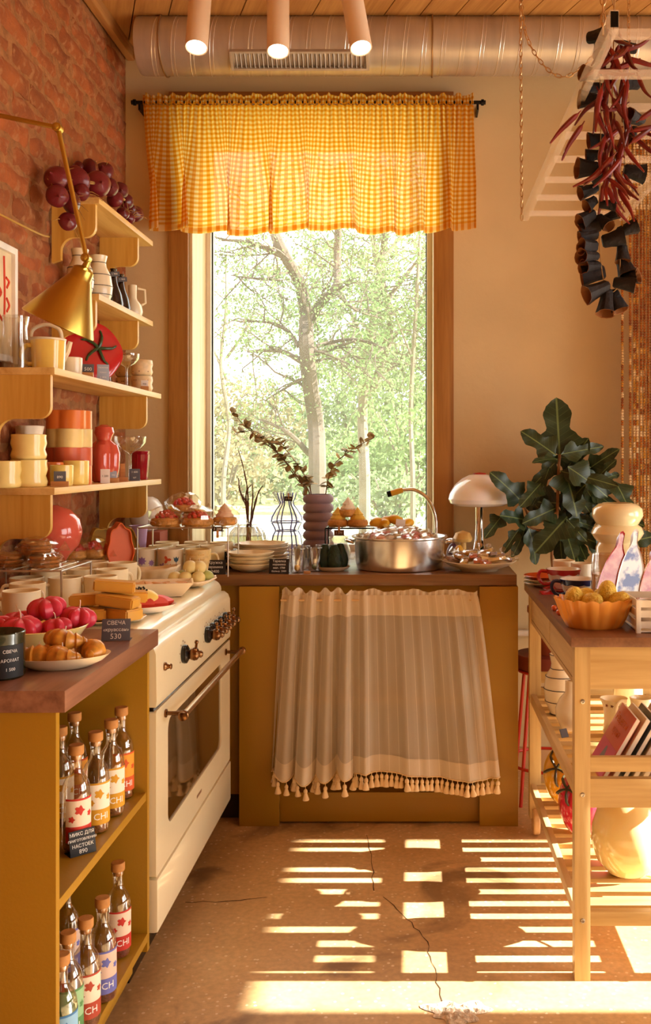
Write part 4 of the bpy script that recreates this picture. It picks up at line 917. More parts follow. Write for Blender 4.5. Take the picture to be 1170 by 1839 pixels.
leaves = [(1006,818,1000,720,1.15),(1000,818,938,772,1.05),(1004,820,1064,830,.7),(1008,816,1088,800,.6),(1006,846,1112,868,.6),(1002,824,962,823,.6),(1000,828,958,872,.8),(988,838,970,884,.7),(938,902,892,848,.95),(972,868,936,908,.8),(978,872,955,906,.7),(1014,843,1042,922,1.2),(1020,838,1100,888,.8),(946,934,902,924,1.0),(1000,912,948,936,.9),(1020,928,962,990,1.1),(1018,932,1056,972,.8),(946,942,926,1004,.9),(950,948,972,1014,.9),(902,926,872,964,.75),(932,952,904,990,.7),(1022,932,1072,946,.7),(1012,938,1034,1006,.9),(1058,842,1108,806,.8),(1070,862,1105,822,.8),(1062,878,1116,918,.9),(1068,896,1058,950,.9),(1050,850,1090,910,.9),(985,880,1000,935,.9),(1030,880,1010,960,.9),(1060,905,1092,955,.8),(960,905,985,930,.7),(1000,930,985,985,.9),(1030,950,1052,1005,.8),(1042,862,1020,905,.9),(1080,905,1110,940,.9),(975,950,950,985,.8),(1085,860,1115,850,.8),(1004,835,985,800,.6),(1040,920,1075,985,.9)]
for i, (bx, by, ex, ey, w) in enumerate(leaves):
    dpt = (.02 if i < 23 else .10)+R.uniform(-.04,.04); p = G(bx, by, PY+dpt); q = G(ex, ey, PY+dpt+R.uniform(-.09,.05)); y = (q-p); L_ = y.length; y.normalize()
    nrm = Vector((R.gauss(0,.3), -1+R.uniform(-.1,.4), R.uniform(.1,.8))); nrm = (nrm-y*nrm.dot(y)).normalized(); x = y.cross(nrm)
    mt = Matrix((x, y, nrm)).transposed(); o = inst(FL[i % 6], 'leaf', pl, p-o0, mt.to_euler(), (L_*1.18*w, L_*1.0, L_))
extra_leaves = random.Random(4)
for i in range(20):
    er = extra_leaves; c = Vector((er.uniform(985,1105), er.uniform(835,985), 0)); p = G(c.x, c.y, PY+.06+er.uniform(0,.08)); q = p+Vector((er.gauss(0,.6), er.uniform(-.5,.3), er.uniform(-.9,.35))).normalized()*er.uniform(.12,.19)
    y = (q-p); L_ = y.length; y.normalize(); nrm = Vector((er.gauss(0,.4), -1, er.uniform(.1,.9))); nrm = (nrm-y*nrm.dot(y)).normalized(); x = y.cross(nrm)
    inst(FL[i % 6], 'leaf', pl, p-o0, Matrix((x, y, nrm)).transposed().to_euler(), (L_*1.15, L_, L_))
m_stem = M('fig_stem', (126,84,46), .8, var=.25, scale=40)
for pts, r in (([(1006,816),(1003,860),(1001,930),(992,990),(996,1040)], .006), ([(1001,920),(960,940),(940,905)], .004), ([(1002,850),(1040,850),(1065,870)], .004), ([(998,960),(960,950),(945,940)], .004), ([(945,940),(920,930),(903,926)], .003)):
    C = catmull([G(x,y,PY+.03)-o0 for x, y in pts], 5); MB().tube(C, r, 7).build('stem', m_stem, pl)
MB().tube([G(996,1040,PY+.03)-o0, (0,0,.12)], .007, 7).build('stem', m_stem, pl)
MB().lathe([(.07,0),(.085,.15),(.092,.16),(.092,.18),(.08,.18),(.076,.15),(0,.15)], 24).build('pot', M('terracotta', (150,70,38), .8, var=.1), pl)
# red stool below
m_red = M('red_paint_gloss', (186,44,22), .35)
st = thing('red_stool', 'red metal stool with round seat behind the trolley', 'stool', (.515, PY, 0))
MB().lathe([(.115,.50),(.125,.505),(.13,.53),(.125,.558),(0,.56)], 28).build('seat', M('seat_brick_red', (120,44,24), .6, var=.15), st)
for a in range(4):
    t = PI/4+a*PI/2; MB().tube([(.115*math.cos(t),.115*math.sin(t),.50),(.17*math.cos(t),.17*math.sin(t),0)], .007, 8).build('leg', m_red, st)
for z, r in ((.495,.118),(.14,.158)): MB().tube([(r*math.cos(2*PI*k/24), r*math.sin(2*PI*k/24), z) for k in range(24)], .006, 6, closed=True).build('ring', m_red, st)
# mushroom table lamp
ml = thing('mushroom_lamp', 'white mushroom table lamp on a chrome stem', 'lamp', (.257, 3.95, .90))
MB().lathe([(.06,.222),(.10,.226),(.120,.236),(.127,.252),(.122,.275),(.103,.308),(.075,.334),(.045,.350),(.02,.354)], 40).build('shade', M('opal_glass', (255,250,246), .12, var=.01, coat=.6, sss=.15), ml)
MB().lathe([(.028,.349),(.026,.357),(.0,.362)], 20).build('cap', M('cap_red', (176,34,24), .35), ml)
m_chrome = M('chrome', (220,210,200), .06, metal=1, var=.02)
MB().lathe([(.075,0),(.075,.006),(.05,.016),(.03,.04),(.02,.09),(.017,.15),(.018,.225),(.10,.228)], 28).build('stem', m_chrome, ml)
# tap
tp = thing('kitchen_tap', 'chrome gooseneck tap with yellow spray head over the pot', 'tap', (.085, 3.98, .90))
TP = lambda px, py: G(px, py, 3.98)-Vector(tp.location)
MB().tube(catmull([(0,0,0),TP(784,960),TP(782,925),TP(768,895),TP(745,880),TP(722,880)], 8), .0075, 12).build('neck', m_chrome, tp)
MB().tube([TP(724,880), TP(716,882), TP(700,887)], [.011,.0125,.0125], 14).build('spray_head', M('tap_yellow', (222,166,52), .35), tp); MB().tube([TP(703,886), TP(696,888)], [.0135,.0125], 14).build('nozzle', m_blk, tp)
MB().lathe([(.024,0),(.024,.01),(.013,.02),(.012,.06)], 20).build('base', m_chrome, tp)
# ------------------------------------------------------------------ generic makers
m_cream = M('cream_glaze', (236,216,180), .25, var=.05, coat=.3); m_cream2 = M('cream_matte', (234,214,172), .5, var=.06)
m_yel = M('butter_glaze', (242,216,136), .22, var=.08, coat=.3); m_glass = GLASS('clear_glass', (246,245,243), .06, .75); m_wax = M('white_wax', (238,226,206), .4, sss=.2)
m_cell = GLASS('cellophane', (250,248,244), .045, .5); m_woodb = WOOD('tag_block', (196,138,80), (168,108,56), 'X', .5, knots=False); m_slate = M('slate_card', (92,90,98), .7, var=.06); m_chalk = M('chalk', (240,236,228), .8); m_blackcard = M('black_card', (26,22,22), .6); m_bluecard = M('pale_blue_card', (168,178,196), .6); m_whitecard = M('white_card', (232,226,220), .6)
m_inkd = M('dark_ink', (60,46,40), .7)
def lathe_in(prof, t=.003):                               # close an outline into a hollow vessel
    out = list(prof); r1, z1 = out[-1]
    inner = [(max(r-t, .0005), z) for r, z in reversed(out) if z > out[0][1]+t*1.2]
    return out+[(r1-t*.5, z1+t*.4)]+inner+[(0, out[0][1]+t)]
def vessel(name, label, cat, loc, prof, mat, n=28, t=.003, wob=None, group=None, rotz=0, part='body'):
    th = thing(name, label, cat, loc, rotz, group); MB().lathe(lathe_in(prof, t), n, None, wob).build(part, mat, th, angle=50); return th
def handle(parent, r, z0, z1, out, ang, mat, w=.005, flat=1):
    c, s = math.cos(ang), math.sin(ang); pts = [(r*.96,z0),(r+out*.7,z0+(z1-z0)*.05),(r+out,(z0+z1)/2),(r+out*.7,z1-(z1-z0)*.05),(r*.96,z1)]
    return MB().tube(catmull([(x*c, x*s, z) for x, z in pts], 6), w, 8).build('handle', mat, parent)
def mug(loc, label, r=.044, h=.088, mat=None, ang=0, group=None, taper=.94, hand=True, cat='mug', name='mug'):
    mat = mat or m_cream; t = vessel(name, label, cat, loc, [(r*taper*.9,0),(r*taper,.004),(r*.985,h*.5),(r,h)], mat, 28, .0035, None, group)
    if hand: handle(t, r*.98, h*.22, h*.80, .026, ang, mat)
    return t
def card(loc, w, h, rotz, mat, lines, label, ink=None, tilt=-.22, block=None, name='price_card'):
    t = thing(name, label, 'price card', loc, rotz); z0 = 0
    if block: MB().bev((-block/2,-.012,0),(block/2,.012,.016),.0015).build('wooden_block', m_woodb, t); z0 = .010
    ca = MB().bev((-w/2,-.001,0),(w/2,.001,h),.0008).build('card', mat, t, loc=(0,0,z0), rot=(tilt,0,0))
    if not block: MB().box((-w/2,-.0,0),(w/2,.03,.0015)).build('foot', mat, t, smooth=False)
    n = len(lines)
    for i, (s, sz) in enumerate(lines): text(s, sz, ink or m_chalk, ca, (0,-.0013,h*(1-(i+.5)/n*.92-.04)), (PI/2,0,0))
    return t
def wrapped(parent, r, seed, name='wrapper', T=None):
    rr = random.Random(seed); k = Vector((rr.uniform(0,9),rr.uniform(0,9),rr.uniform(0,9)))
    b = MB().ball((0,0,0), r, 14, 9, T, lambda p: 1.05+.22*noise.noise(p*3.1+k)); rx = r[0] if isinstance(r, tuple) else r
    b.tube([(rx*.9,0,0),(rx*1.25,0,rx*.15),(rx*1.6,rx*.1,rx*.35)], [rx*.25,rx*.06,rx*.32], 7); return b.build(name, m_cell, parent, angle=20)

# ------------------------------------------------------------------ bottles in the open cabinet
m_bottle = GLASS('bottle_glass', (248,244,236), .05, .8); m_cork = M('cork', (186,128,66), .7, var=.12, scale=60); m_liq = {}
bot_prof = [(.022,0),(.027,.003),(.029,.010),(.029,.112),(.0285,.124),(.0262,.136),(.022,.146),(.016,.154),(.0125,.160),(.0112,.168),(.0112,.186),(.0130,.189),(.0130,.196)]
bm = MB().lathe(bot_prof, 24).mesh('glass', m_bottle, True, 60); cm = MB().lathe([(.0105,.186),(.0105,.197),(.0150,.197),(.0156,.199),(.0156,.214),(.0145,.216),(0,.216)], 20).mesh('cork_stopper', m_cork)
LB = {'strawberry': ((236,214,190), (196,50,36), 'red and cream label'), 'mustard': ((238,226,206), (206,150,30), 'cream label with mustard flower'), 'orange': ((222,150,40), (206,84,30), 'orange label'), 'lilac': ((226,196,176), (110,112,184), 'lilac blue label'), 'rust': ((236,220,196), (176,70,44), 'cream label with rust band'), 'green': ((150,190,140), (90,140,84), 'pale green label'), 'sky': ((140,184,214), (70,120,170), 'sky blue label')}
def bottle(loc, kind, fill, label, phi=-.75, letters='CHI'):
    t = thing('juice_bottle', label, 'bottle', loc, 0, 'corked bottles in the open cabinet'); inst(bm, 'glass', t); inst(cm, 'cork_stopper', t)
    paper, ink, _ = LB[kind]; mp_ = M('label_'+kind, paper, .7, var=.03); mi = M('label_ink_'+kind, ink, .7, var=.05)
    def patch(a0, a1, z0, z1, rr): return lambda u, v: (rr*math.cos(phi+a0+(a1-a0)*u), rr*math.sin(phi+a0+(a1-a0)*u), z0+(z1-z0)*v)
    lb = MB().grid(16, 1, patch(-1.25, 1.25, .022, .112, .0294)).build('label', mp_, t)
    MB().grid(16, 1, patch(-1.25, 1.25, .022, .055, .0297)).build('label_band', mi, lb)
    MB().grid(16, 1, patch(-1.25, 1.25, .108, .112, .0297)).build('label_band', mi, lb)
    for aa, zc, r0 in ((-.25,.088,.009), (.55,.078,.006), (-.8,.07,.006)):
        def disc(u, v, aa=aa, zc=zc, r0=r0): a = 2*PI*u; q = v*r0; q *= 1+.3*math.cos(5*a); th = phi+aa+q*math.cos(a)/.029; return (.0298*math.cos(th), .0298*math.sin(th), zc+q*math.sin(a))
        MB().grid(14, 2, disc).build('label_motif', mi, lb)
    d = Vector((math.cos(phi-.1), math.sin(phi-.1), 0)); text(letters, .020, M('label_white', (246,240,230), .7), lb, d*.0300+Vector((0,0,.039)), (PI/2, 0, phi-.1+PI/2), radius=.0300)
    MB().lathe([(0,.003),(.0255,.004),(.0255,fill),(.02,fill+.003),(0,fill+.004)], 20).build('filling', M('filling_'+kind, {'strawberry': (120,36,26), 'mustard': (150,92,40), 'orange': (150,84,30), 'lilac': (110,50,40), 'rust': (140,90,60), 'green': (120,120,70), 'sky': (120,110,90)}[kind], .6, var=.5, scale=120, bump=.8, bscale=200), t)
for px, py, z, kind, fill, lab in ((218,1432,.508,'orange',.03,'corked bottle with orange label, farthest on the upper shelf'), (200,1462,.508,'mustard',.03,'second corked bottle with mustard-flower label, behind its twin'), (172,1492,.508,'mustard',.05,'front corked bottle with mustard-flower label beside the black card'), (137,1524,.508,'strawberry',.045,'corked bottle with red label on the upper shelf')):
    bottle(on(px, py, z), kind, fill, lab)
for x, y, z, kind, lab in ((-.80,2.28,.508,'orange','corked bottle at the back of the upper shelf, half hidden'), (-.79,2.16,.508,'mustard','corked bottle at the back left of the upper shelf'), (-.78,2.17,.165,'lilac','corked bottle at the back of the lower shelf'), (-.775,2.06,.165,'strawberry','corked bottle at the back left of the lower shelf')): bottle((x,y,z), kind, .03, lab)
for px, py, z, kind, fill, lab, let in ((212,1715,.165,'strawberry',.03,'corked bottle with red label, farthest on the lower shelf','CHI'), (184,1793,.165,'lilac',.02,'corked bottle with lilac blue label on the lower shelf','CH'), (154,1838,.165,'rust',.02,'corked bottle with rust and cream label on the lower shelf','CH')): bottle(on(px, py, z), kind, fill, lab, letters=let)
bottle((-.690,1.93,.165), 'green', .02, 'corked bottle with pale green label on the lower shelf', letters='CH'); bottle((-.672,1.845,.165), 'sky', .02, 'corked bottle with sky blue label nearest on the lower shelf', letters='CH')
card(on(150,1535,.508), .055, .05, .75, m_blackcard, [('МИКС ДЛЯ',.0095),('ПРИГОТОВЛЕНИЯ',.0068),('НАСТОЕК',.0095),('890',.012)], 'black price card reading 890 before the bottles', tilt=-.2)

# ------------------------------------------------------------------ left worktop
h0 = .90
gj = vessel('green_jar', 'dark green jar with black label at the near left corner', 'jar', (-.80,1.87,h0), [(.042,0),(.046,.004),(.046,.078),(.047,.086)], M('bottle_green', (34,44,26), .25, coat=.4), 32, .004)
MB().grid(16, 1, lambda u, v: (.0466*math.cos(-1.55+1.5*u), .0466*math.sin(-1.55+1.5*u), .004+.062*v)).build('label', m_blackcard, gj)
for k, s in enumerate(('СВЕЧА', 'АРОМАТ', '1 500')): a = -.75; text(s, .0085, m_chalk, gj, (.0469*math.cos(a), .0469*math.sin(a), .054-.017*k), (PI/2,0,a+PI/2), radius=.0469)
# croissants on an oval plate
def oval(name, label, loc, rx, ry, h, mat, rotz=0, wob=None, cat='plate'):
    t = thing(name, label, cat, loc, rotz); b = MB().lathe([(.55,0),(.62,h*.1),(.85,h*.5),(1,h),(.97,h),(.82,h*.58),(.6,h*.25),(0,h*.2)], 40, None, wob); b.v = [(x*rx, y*ry, z) for x,y,z in b.v]
    b.build('dish', mat, t, angle=50); return t
cl = Vector((-.715,1.955,h0)); oval('serving_plate', 'cream oval plate under the croissant candles', cl, .098, .068, .026, m_cream, .25)
m_crois = M('croissant_crust', (202,138,48), .38, var=.3, scale=60, coat=.2)
def croissant():
    b = MB(); n = 42; pts = []; rad = []
    for i in range(n+1):
        t = i/n; a = -1.15+2.3*t; pts.append((.042*math.sin(a), -.042*math.cos(a)+.03, .0)); s = math.sin(PI*t)**.75; q = abs(2*t-1)*3.6; rad.append(.0035+.0205*s*(1-.34*((q % 1)**1.3)))
    b.tube(pts, rad, 14); b.v = [(x,y,max(z*.95,-.016)+.016) for x,y,z in b.v]; return b.mesh('croissant', m_crois, True, 40)
crm = croissant()
def obj_thing(me, name, label, cat, loc, rot, sc=1, group=None):
    o = bpy.data.objects.new(name, me); COL.objects.link(o); o.location = loc; o.rotation_euler = rot; o.scale = sc if isinstance(sc, tuple) else (sc,)*3; return tag(o, label, cat, group)
for dx, dy, dz, rz, lab in ((-.040,-.008,.010,.5,'golden croissant candle at the left end of the oval plate'), (.012,-.014,.010,-.6,'golden croissant candle at the front middle of the plate'), (.050,.016,.012,2.2,'golden croissant candle at the right end of the plate'), (.0,.022,.036,-.2,'golden croissant candle lying on top of the others')):
    c_ = obj_thing(crm, 'croissant', lab, 'croissant', cl+Vector((dx,dy,dz)), (R.uniform(-.1,.1),R.uniform(-.1,.1),rz), 1.02)
    MB().tube([(0,.0,.03),(.001,.0,.042)], .0012, 6).build('wick', m_wax, c_)
# bowl with pink flower candles
bw = Vector((-.845,2.16,h0)); vessel('yellow_bowl', 'shallow yellow bowl filled with pink blossom candles', 'bowl', bw, [(.05,0),(.06,.003),(.095,.022),(.113,.048)], m_yel, 40)
m_pink = M('pink_wax', (206,52,74), .35, var=.1, sss=.12); 
def lobes(k, d): 
    return lambda p: 1-d*(1-abs(math.cos(k/2*math.atan2(p.y,p.x))))*(1-p.z*p.z)**.5-.25*math.exp(-((1-abs(p.z))*6)) 
pk = MB().ball((0,0,.030), (.044,.044,.031), 40, 14, None, lobes(7,.28)).mesh('blossom_candle', m_pink)
wk = MB().tube([(0,0,.045),(.001,0,.066),(.004,0,.072)], .0013, 6).mesh('wick', m_wax)
for dx, dy, dz, s, lab in ((-.07,-.035,.022,.95,'pink blossom candle at the left of the yellow bowl'), (-.01,-.05,.022,1.0,'pink blossom candle at the front of the yellow bowl'), (.058,-.02,.024,.8,'small pink blossom candle at the right of the yellow bowl'), (.018,.03,.052,1.0,'large crimson blossom candle on top of the pile'), (.075,.045,.03,.95,'pink blossom candle at the back right of the bowl'), (-.05,.04,.024,.9,'pink blossom candle at the back left of the bowl')):
    c_ = obj_thing(pk, 'blossom_candle', lab, 'candle', bw+Vector((dx,dy,dz)), (R.uniform(-.15,.15),R.uniform(-.15,.15),R.uniform(0,6)), s, 'pink blossom candles in the yellow bowl'); inst(wk, 'wick', c_)
# honey wedges on a plate
hp = Vector((-.805,2.50,h0)); vessel('serving_plate', 'cream round plate piled with honey wax wedges', 'plate', hp, [(.06,0),(.07,.003),(.10,.012)], m_cream2, 36)
m_honey = M('honey_wax', (220,164,66), .35, var=.1, sss=.15)
def wedge():
    b = MB(); P = [(-.055,-.026),(.055,-.032),(.058,.0),(.055,.032),(-.055,.026)]; b.prism(P, 0, .030)
    bm_ = bmesh.new(); vs = [bm_.verts.new(v) for v in b.v]; [bm_.faces.new([vs[i] for i in f]) for f in b.f]; bmesh.ops.bevel(bm_, geom=bm_.edges[:], offset=.004, segments=2, affect='EDGES'); me = bpy.data.meshes.new('honey_wedge'); bm_.to_mesh(me); bm_.free(); me.materials.append(m_honey)
    me.polygons.foreach_set('use_smooth', [True]*len(me.polygons)); me.set_sharp_from_angle(angle=.6); return me
wd = wedge()
for wi, (dx, dy, dz, rz, ry) in enumerate(((-.03,-.04,.012,.2,0),(.055,-.03,.012,-.5,0),(.03,.04,.012,.9,0),(-.05,.04,.012,1.4,0),(.045,-.03,.044,-.1,.12),(-.03,.0,.044,.15,-.05),(.05,.035,.046,.35,.05),(.03,-.005,.078,.25,.1))):
    obj_thing(wd, 'honey_wedge', 'amber honey-wax wedge, '+('front left of the bottom layer','front right of the bottom layer','back right of the bottom layer','back left of the bottom layer','front of the second layer','left of the second layer','right of the second layer','topmost of the pile')[wi], 'wax wedge', hp+Vector((dx,dy,dz)), (0,ry,rz), .92, 'honey wax wedges')
card(Vector((-.690,2.235,h0)), .064, .050, .12, m_slate, [('СВЕЧА',.0125),('«круассан»',.0105),('530',.017)], 'slate price card reading 530 beside the croissants', tilt=-.25)
# cream mugs on the hob
grp = 'cream mugs in rows on the hob'
for i, (x, y, a) in enumerate(((-1.10,2.44,2.4),(-.985,2.43,3.6),(-1.08,2.70,3.9),(-.975,2.705,3.9),(-.885,2.73,3.5),(-1.10,2.90,1),(-1.0,2.915,1.2),(-.905,2.90,.9),(-1.13,3.10,.5),(-1.03,3.11,1),(-.93,3.08,1),(-1.03,2.58,3.8))):
    g_ = mug((x,y,.902), 'plain cream mug on the hob, '+('leftmost by the yellow bowl','second beside the yellow bowl','left end of the front row','second of the front row','right end of the front row','left end of the middle row','second of the middle row','right end of the middle row','left end of the back row','second of the back row','right end of the back row','alone between yellow bowl and front row')[i], .046, .086, m_cream2, a, grp)
    if i == 4: g_['label'] = 'cream mug printed with dark letters on the hob'; text('ВРЕМЯ', .014, m_inkd, g_, (.0462*math.cos(-1.0), .0462*math.sin(-1.0), .028), (PI/2,0,-1.0+PI/2), radius=.0462)
# wire riser with packed biscuits
m_wire = M('wire_steel', (190,176,160), .3, metal=.9)
def riser(label, x0, x1, y0, y1, z, mat=m_wire, slats=6, base=.90):
    t = thing('wire_riser', label, 'wire stand', ((x0+x1)/2,(y0+y1)/2,base)); w, d, h = (x1-x0)/2, (y1-y0)/2, z-base
    MB().tube([(-w,-d,h),(w,-d,h),(w,d,h),(-w,d,h)], .003, 6, closed=True).build('rim', mat, t)
    for sx_, sy_ in ((-1,-1),(1,-1),(1,1),(-1,1)): MB().tube([(sx_*w,sy_*d,h),(sx_*w,sy_*d,0)], .003, 6).build('leg', mat, t)
    wm = MB().tube([(0,-d,h),(0,d,h)], .0018, 5).mesh('crossbar', mat)
    for i in range(slats): inst(wm, 'crossbar', t, (-w+2*w*(i+1)/(slats+1),0,0))
    return t
riser('low wire stand carrying packed biscuits above the mugs', -1.205, -.955, 2.62, 2.86, 1.015)
m_bis = M('biscuit', (166,104,42), .7, var=.4, scale=50, bump=.7, bscale=60)
def biscuit(r, n):
    b = MB()
    for i in range(n): b.lathe([(0,0),(r*.95,0),(r,.004),(r*.96,.009),(0,.010)], 18, TR((R.uniform(-.003,.003),R.uniform(-.003,.003),i*.0105)), lambda a,z,q: 1+.03*math.sin(11*a))
    return b
for i, (x, y, z, lab) in enumerate(((-1.135,2.71,1.018,'cellophane pack of dark biscuits at the left of the low stand'),(-1.03,2.70,1.018,'cellophane pack of biscuits in the middle of the low stand'),(-1.10,2.80,1.018,'cellophane pack of pale biscuits at the back of the low stand'),(-1.06,2.72,1.056,'cellophane pack of dark biscuits lying on top'))):
    t = thing('biscuit_pack', lab, 'biscuits', (x,y,z)); biscuit(.042, 3).build('biscuits', m_bis, t, kind='stuff'); wrapped(t, (.052,.050,.024), i, T=TR((0,0,.018), (0,0,i*1.3)))
# pink balloon vase
m_coral = M('coral_glaze', (214,92,74), .12, var=.04, coat=.6)
vb = vessel('balloon_vase', 'glossy coral pink round vase behind the biscuit packs', 'vase', (-1.12,3.0,.90), [(.04,0),(.045,.005),(.035,.05),(.03,.09),(.05,.12),(.078,.15),(.088,.19),(.08,.23),(.055,.26),(.02,.272)], m_coral, 40)
# aluminium dish with pastries
m_alu = M('aluminium', (226,222,216), .24, metal=.95, var=.06, scale=4, stretch=(1,1,9))
ad = Vector((-1.135,3.27,.90)); vessel('metal_dish', 'round aluminium dish heaped with wrapped pastries', 'dish', ad, [(.068,0),(.072,.003),(.075,.075),(.078,.078)], m_alu, 36)
m_crust = M('pastry_crust', (206,146,70), .6, var=.3, scale=40, bump=.5, bscale=80); m_rasp = M('raspberry_red', (196,40,40), .4, var=.25, scale=90)
def berries(b, c, R0, n, r, zf):
    rr = random.Random(n)
    for i in range(n): a = i*2.4; q = R0*math.sqrt((i+.5)/n); b.ball((c[0]+q*math.cos(a), c[1]+q*math.sin(a), c[2]+zf(q/R0)), r*rr.uniform(.85,1.1), 8, 6)
    return b
def tart(loc, label, r=.05, berry=True, wrap=True, rotz=0, cream=None, seed=0):
    t = thing('berry_pastry', label, 'pastry', loc, rotz); MB().lathe([(0,0),(r*.8,0),(r*.98,.008),(r,.018),(r*.9,.028),(r*.6,.032),(0,.033)], 26, None, lambda a,z,q: 1+.03*math.sin(9*a)).build('base', m_crust, t)
    if berry: berries(MB(), (0,0,.03), r*.66, 22, .0085, lambda q: .022*(1-q*q)).build('berries', m_rasp, t, kind='stuff')
    if cream: MB().lathe([(r*.7,.028),(r*.75,.036),(r*.5,.048),(r*.55,.052),(r*.3,.064),(.001,.08)], 20, None, lambda a,z,q: 1+.06*math.sin(8*a+z*90)).build('cream', cream, t)
    if wrap: wrapped(t, (r*1.12,r*1.12,.040), seed, T=TR((0,0,.034),(0,0,seed)))
    return t
tart(ad+Vector((-.015,-.012,.080)), 'wrapped red berry pastry on the aluminium dish', .05, seed=3); tart(ad+Vector((.04,.025,.081)), 'wrapped red berry pastry at the right of the aluminium dish', .042, seed=4)
# scalloped upright dishes
def scallop(rx, rz, k, d, n=96): return [(rx*(1+d*math.cos(k*2*PI*i/n))*math.cos(2*PI*i/n), rz*(1+d*math.cos(k*2*PI*i/n))*math.sin(2*PI*i/n)) for i in range(n)]
def upright_dish(name, label, loc, rx, rz, depth, k, mat, rotz, mat2):
    t = thing(name, label, 'dish', loc, rotz); P = scallop(rx, rz, k, .055); b = MB(); n = len(P)
    v = [(x,0,z+rz*1.05) for x,z in P]+[(x,depth,z+rz*1.05) for x,z in P]+[(x*.93,0,z*.95+rz*1.05) for x,z in P]+[(x*.93,.012,z*.95+rz*1.05) for x,z in P]
    f = []
    for i in range(n): j = (i+1) % n; f += [(i,n+i,n+j,j),(i,j,2*n+j,2*n+i),(2*n+i,2*n+j,3*n+j,3*n+i)]
    f.append(tuple(n+i for i in range(n))); b.add(v, f).build('wall', mat, t, angle=50); MB().add([v[3*n+i] for i in range(n)], [tuple(range(n-1,-1,-1))]).build('face', mat2, t); return t
upright_dish('orange_tin', 'tall orange scalloped tin standing on its edge', (-1.0,3.30,.902), .043, .094, .07, 8, M('orange_enamel', (226,104,36), .3), .5, M('salmon_enamel', (228,120,84), .35))
upright_dish('yellow_tin', 'yellow scalloped tin standing behind the orange one', (-1.13,3.50,.90), .045, .082, .06, 6, M('yellow_enamel', (206,160,52), .3), .5, M('olive_enamel', (176,132,34), .35))
upright_dish('yellow_tin', 'small mustard heart-edged tin beside the taller yellow tin', (-1.055,3.57,.90), .038, .078, .06, 5, MATS['yellow_enamel'], .4, MATS['olive_enamel'])
for x, y, z, s, lab in ((-1.15,3.78,.90,.15,'white kitchen scale box behind the yellow tins'),): 
    t = mug((x,y,z), 'tall white lidded mug behind the yellow tins', .05, .15, m_cream, -.3)
# white globe vase on terracotta stand, lilac tumbler
tag(MB().bev((-1.17,3.915,.90),(-1.03,4.04,1.022),.006).build('terracotta_block', MATS['terracotta']), 'terracotta block carrying the white globe vase', 'stand')
vessel('globe_vase', 'white globe vase in the corner beside the wall shelf', 'vase', (-1.10,3.975,1.022), [(.03,0),(.045,.008),(.064,.035),(.07,.068),(.064,.10),(.045,.128),(.025,.138)], M('white_glaze', (236,226,214), .25, coat=.4), 36)
vessel('lilac_tumbler', 'lilac flared tumbler beside the orange tin', 'tumbler', (-1.085,3.80,.90), [(.022,0),(.024,.004),(.036,.155)], M('lilac_glaze', (186,150,190), .35), 28)
# raspberry riser and painted mugs
riser('tall wire stand with raspberry pastries above painted mugs', -.985, -.665, 3.44, 3.64, 1.072, slats=8)
for x, y, z, s, lab in ((-.90,3.50,1.074,5,'raspberry pastry at the left of the tall wire stand'), (-.785,3.50,1.074,6,'raspberry pastry at the front of the tall wire stand'), (-.85,3.56,1.118,7,'raspberry pastry on top of the pile')): tart((x,y,z), lab, .055, seed=s)
tart((-.70,3.56,1.074), 'pale meringue pastry at the right of the tall wire stand', .045, berry=False, cream=M('meringue', (238,206,180), .6), seed=8)
tgd = card((-.70,3.432,1.060), .036, .018, 0, m_inkd, [('1 200',.012)], 'small brown price tag clipped to the tall wire stand', tilt=0, name='price_tag'); MB().bev((-.004,-.004,-.022),(.004,.003,.004),.001).build('clip', m_woodb, tgd)
m_lilac_p = M('lilac_paint', (150,110,160), .5); m_teal_p = M('teal_paint', (36,70,84), .5); m_or_p = M('orange_paint', (206,84,44), .5); m_mug_y = M('pale_yellow_glaze', (236,206,140), .3, var=.15, scale=60)
def decal(parent, r, ang, z, pts, mat, name='painted_motif'):
    b = MB(); n = len(pts); v = []
    for x, zz_ in pts: th = ang+x/r; v.append(((r+.0006)*math.cos(th), (r+.0006)*math.sin(th), z+zz_))
    cx_ = sum(p[0] for p in pts)/n; cz_ = sum(p[1] for p in pts)/n; th = ang+cx_/r; v.append(((r+.0008)*math.cos(th), (r+.0008)*math.sin(th), z+cz_))
    b.add(v, [(i,(i+1) % n,n) for i in range(n)]).build(name, mat, parent)
def flower(r0, k=6, d=.35, n=24): return [(r0*(1+d*math.cos(k*2*PI*i/n))*math.cos(2*PI*i/n), r0*(1+d*math.cos(k*2*PI*i/n))*math.sin(2*PI*i/n)) for i in range(n)]
tulip = [(-.010,.010),(-.005,.004),(0,.011),(.005,.004),(.010,.010),(.008,-.004),(.001,-.010),(.0008,-.028),(-.0008,-.028),(-.001,-.010),(-.008,-.004)]
g1 = mug((-.985,3.53,.90), 'mug painted with lilac flowers under the wire stand', .046, .09, m_cream, .3); decal(g1,.0455,-1.5,.05,flower(.013,8,.3),m_lilac_p); decal(g1,.0455,-.75,.042,flower(.010,8,.3),m_lilac_p)
g2 = mug((-.89,3.53,.90), 'mug painted with a teal tulip and orange bird', .047, .09, m_cream, .2); decal(g2,.0465,-.9,.055,tulip,m_teal_p); decal(g2,.0465,-1.6,.055,flower(.010,3,.5),m_or_p); decal(g2,.0465,-2.0,.03,flower(.011,5,.4),m_lilac_p); decal(g2,.0465,-1.35,.03,tulip,m_or_p)
g3 = mug((-.79,3.53,.90), 'yellow mug with fine lettered pattern beside the black card', .046, .088, m_mug_y, .15)
for k in range(4): text('утро кофе дом', .008, MATS['tap_yellow'], g3, (.0458*math.cos(-1.5), .0458*math.sin(-1.5), .072-.018*k), (PI/2,0,-1.5+PI/2), radius=.0458)
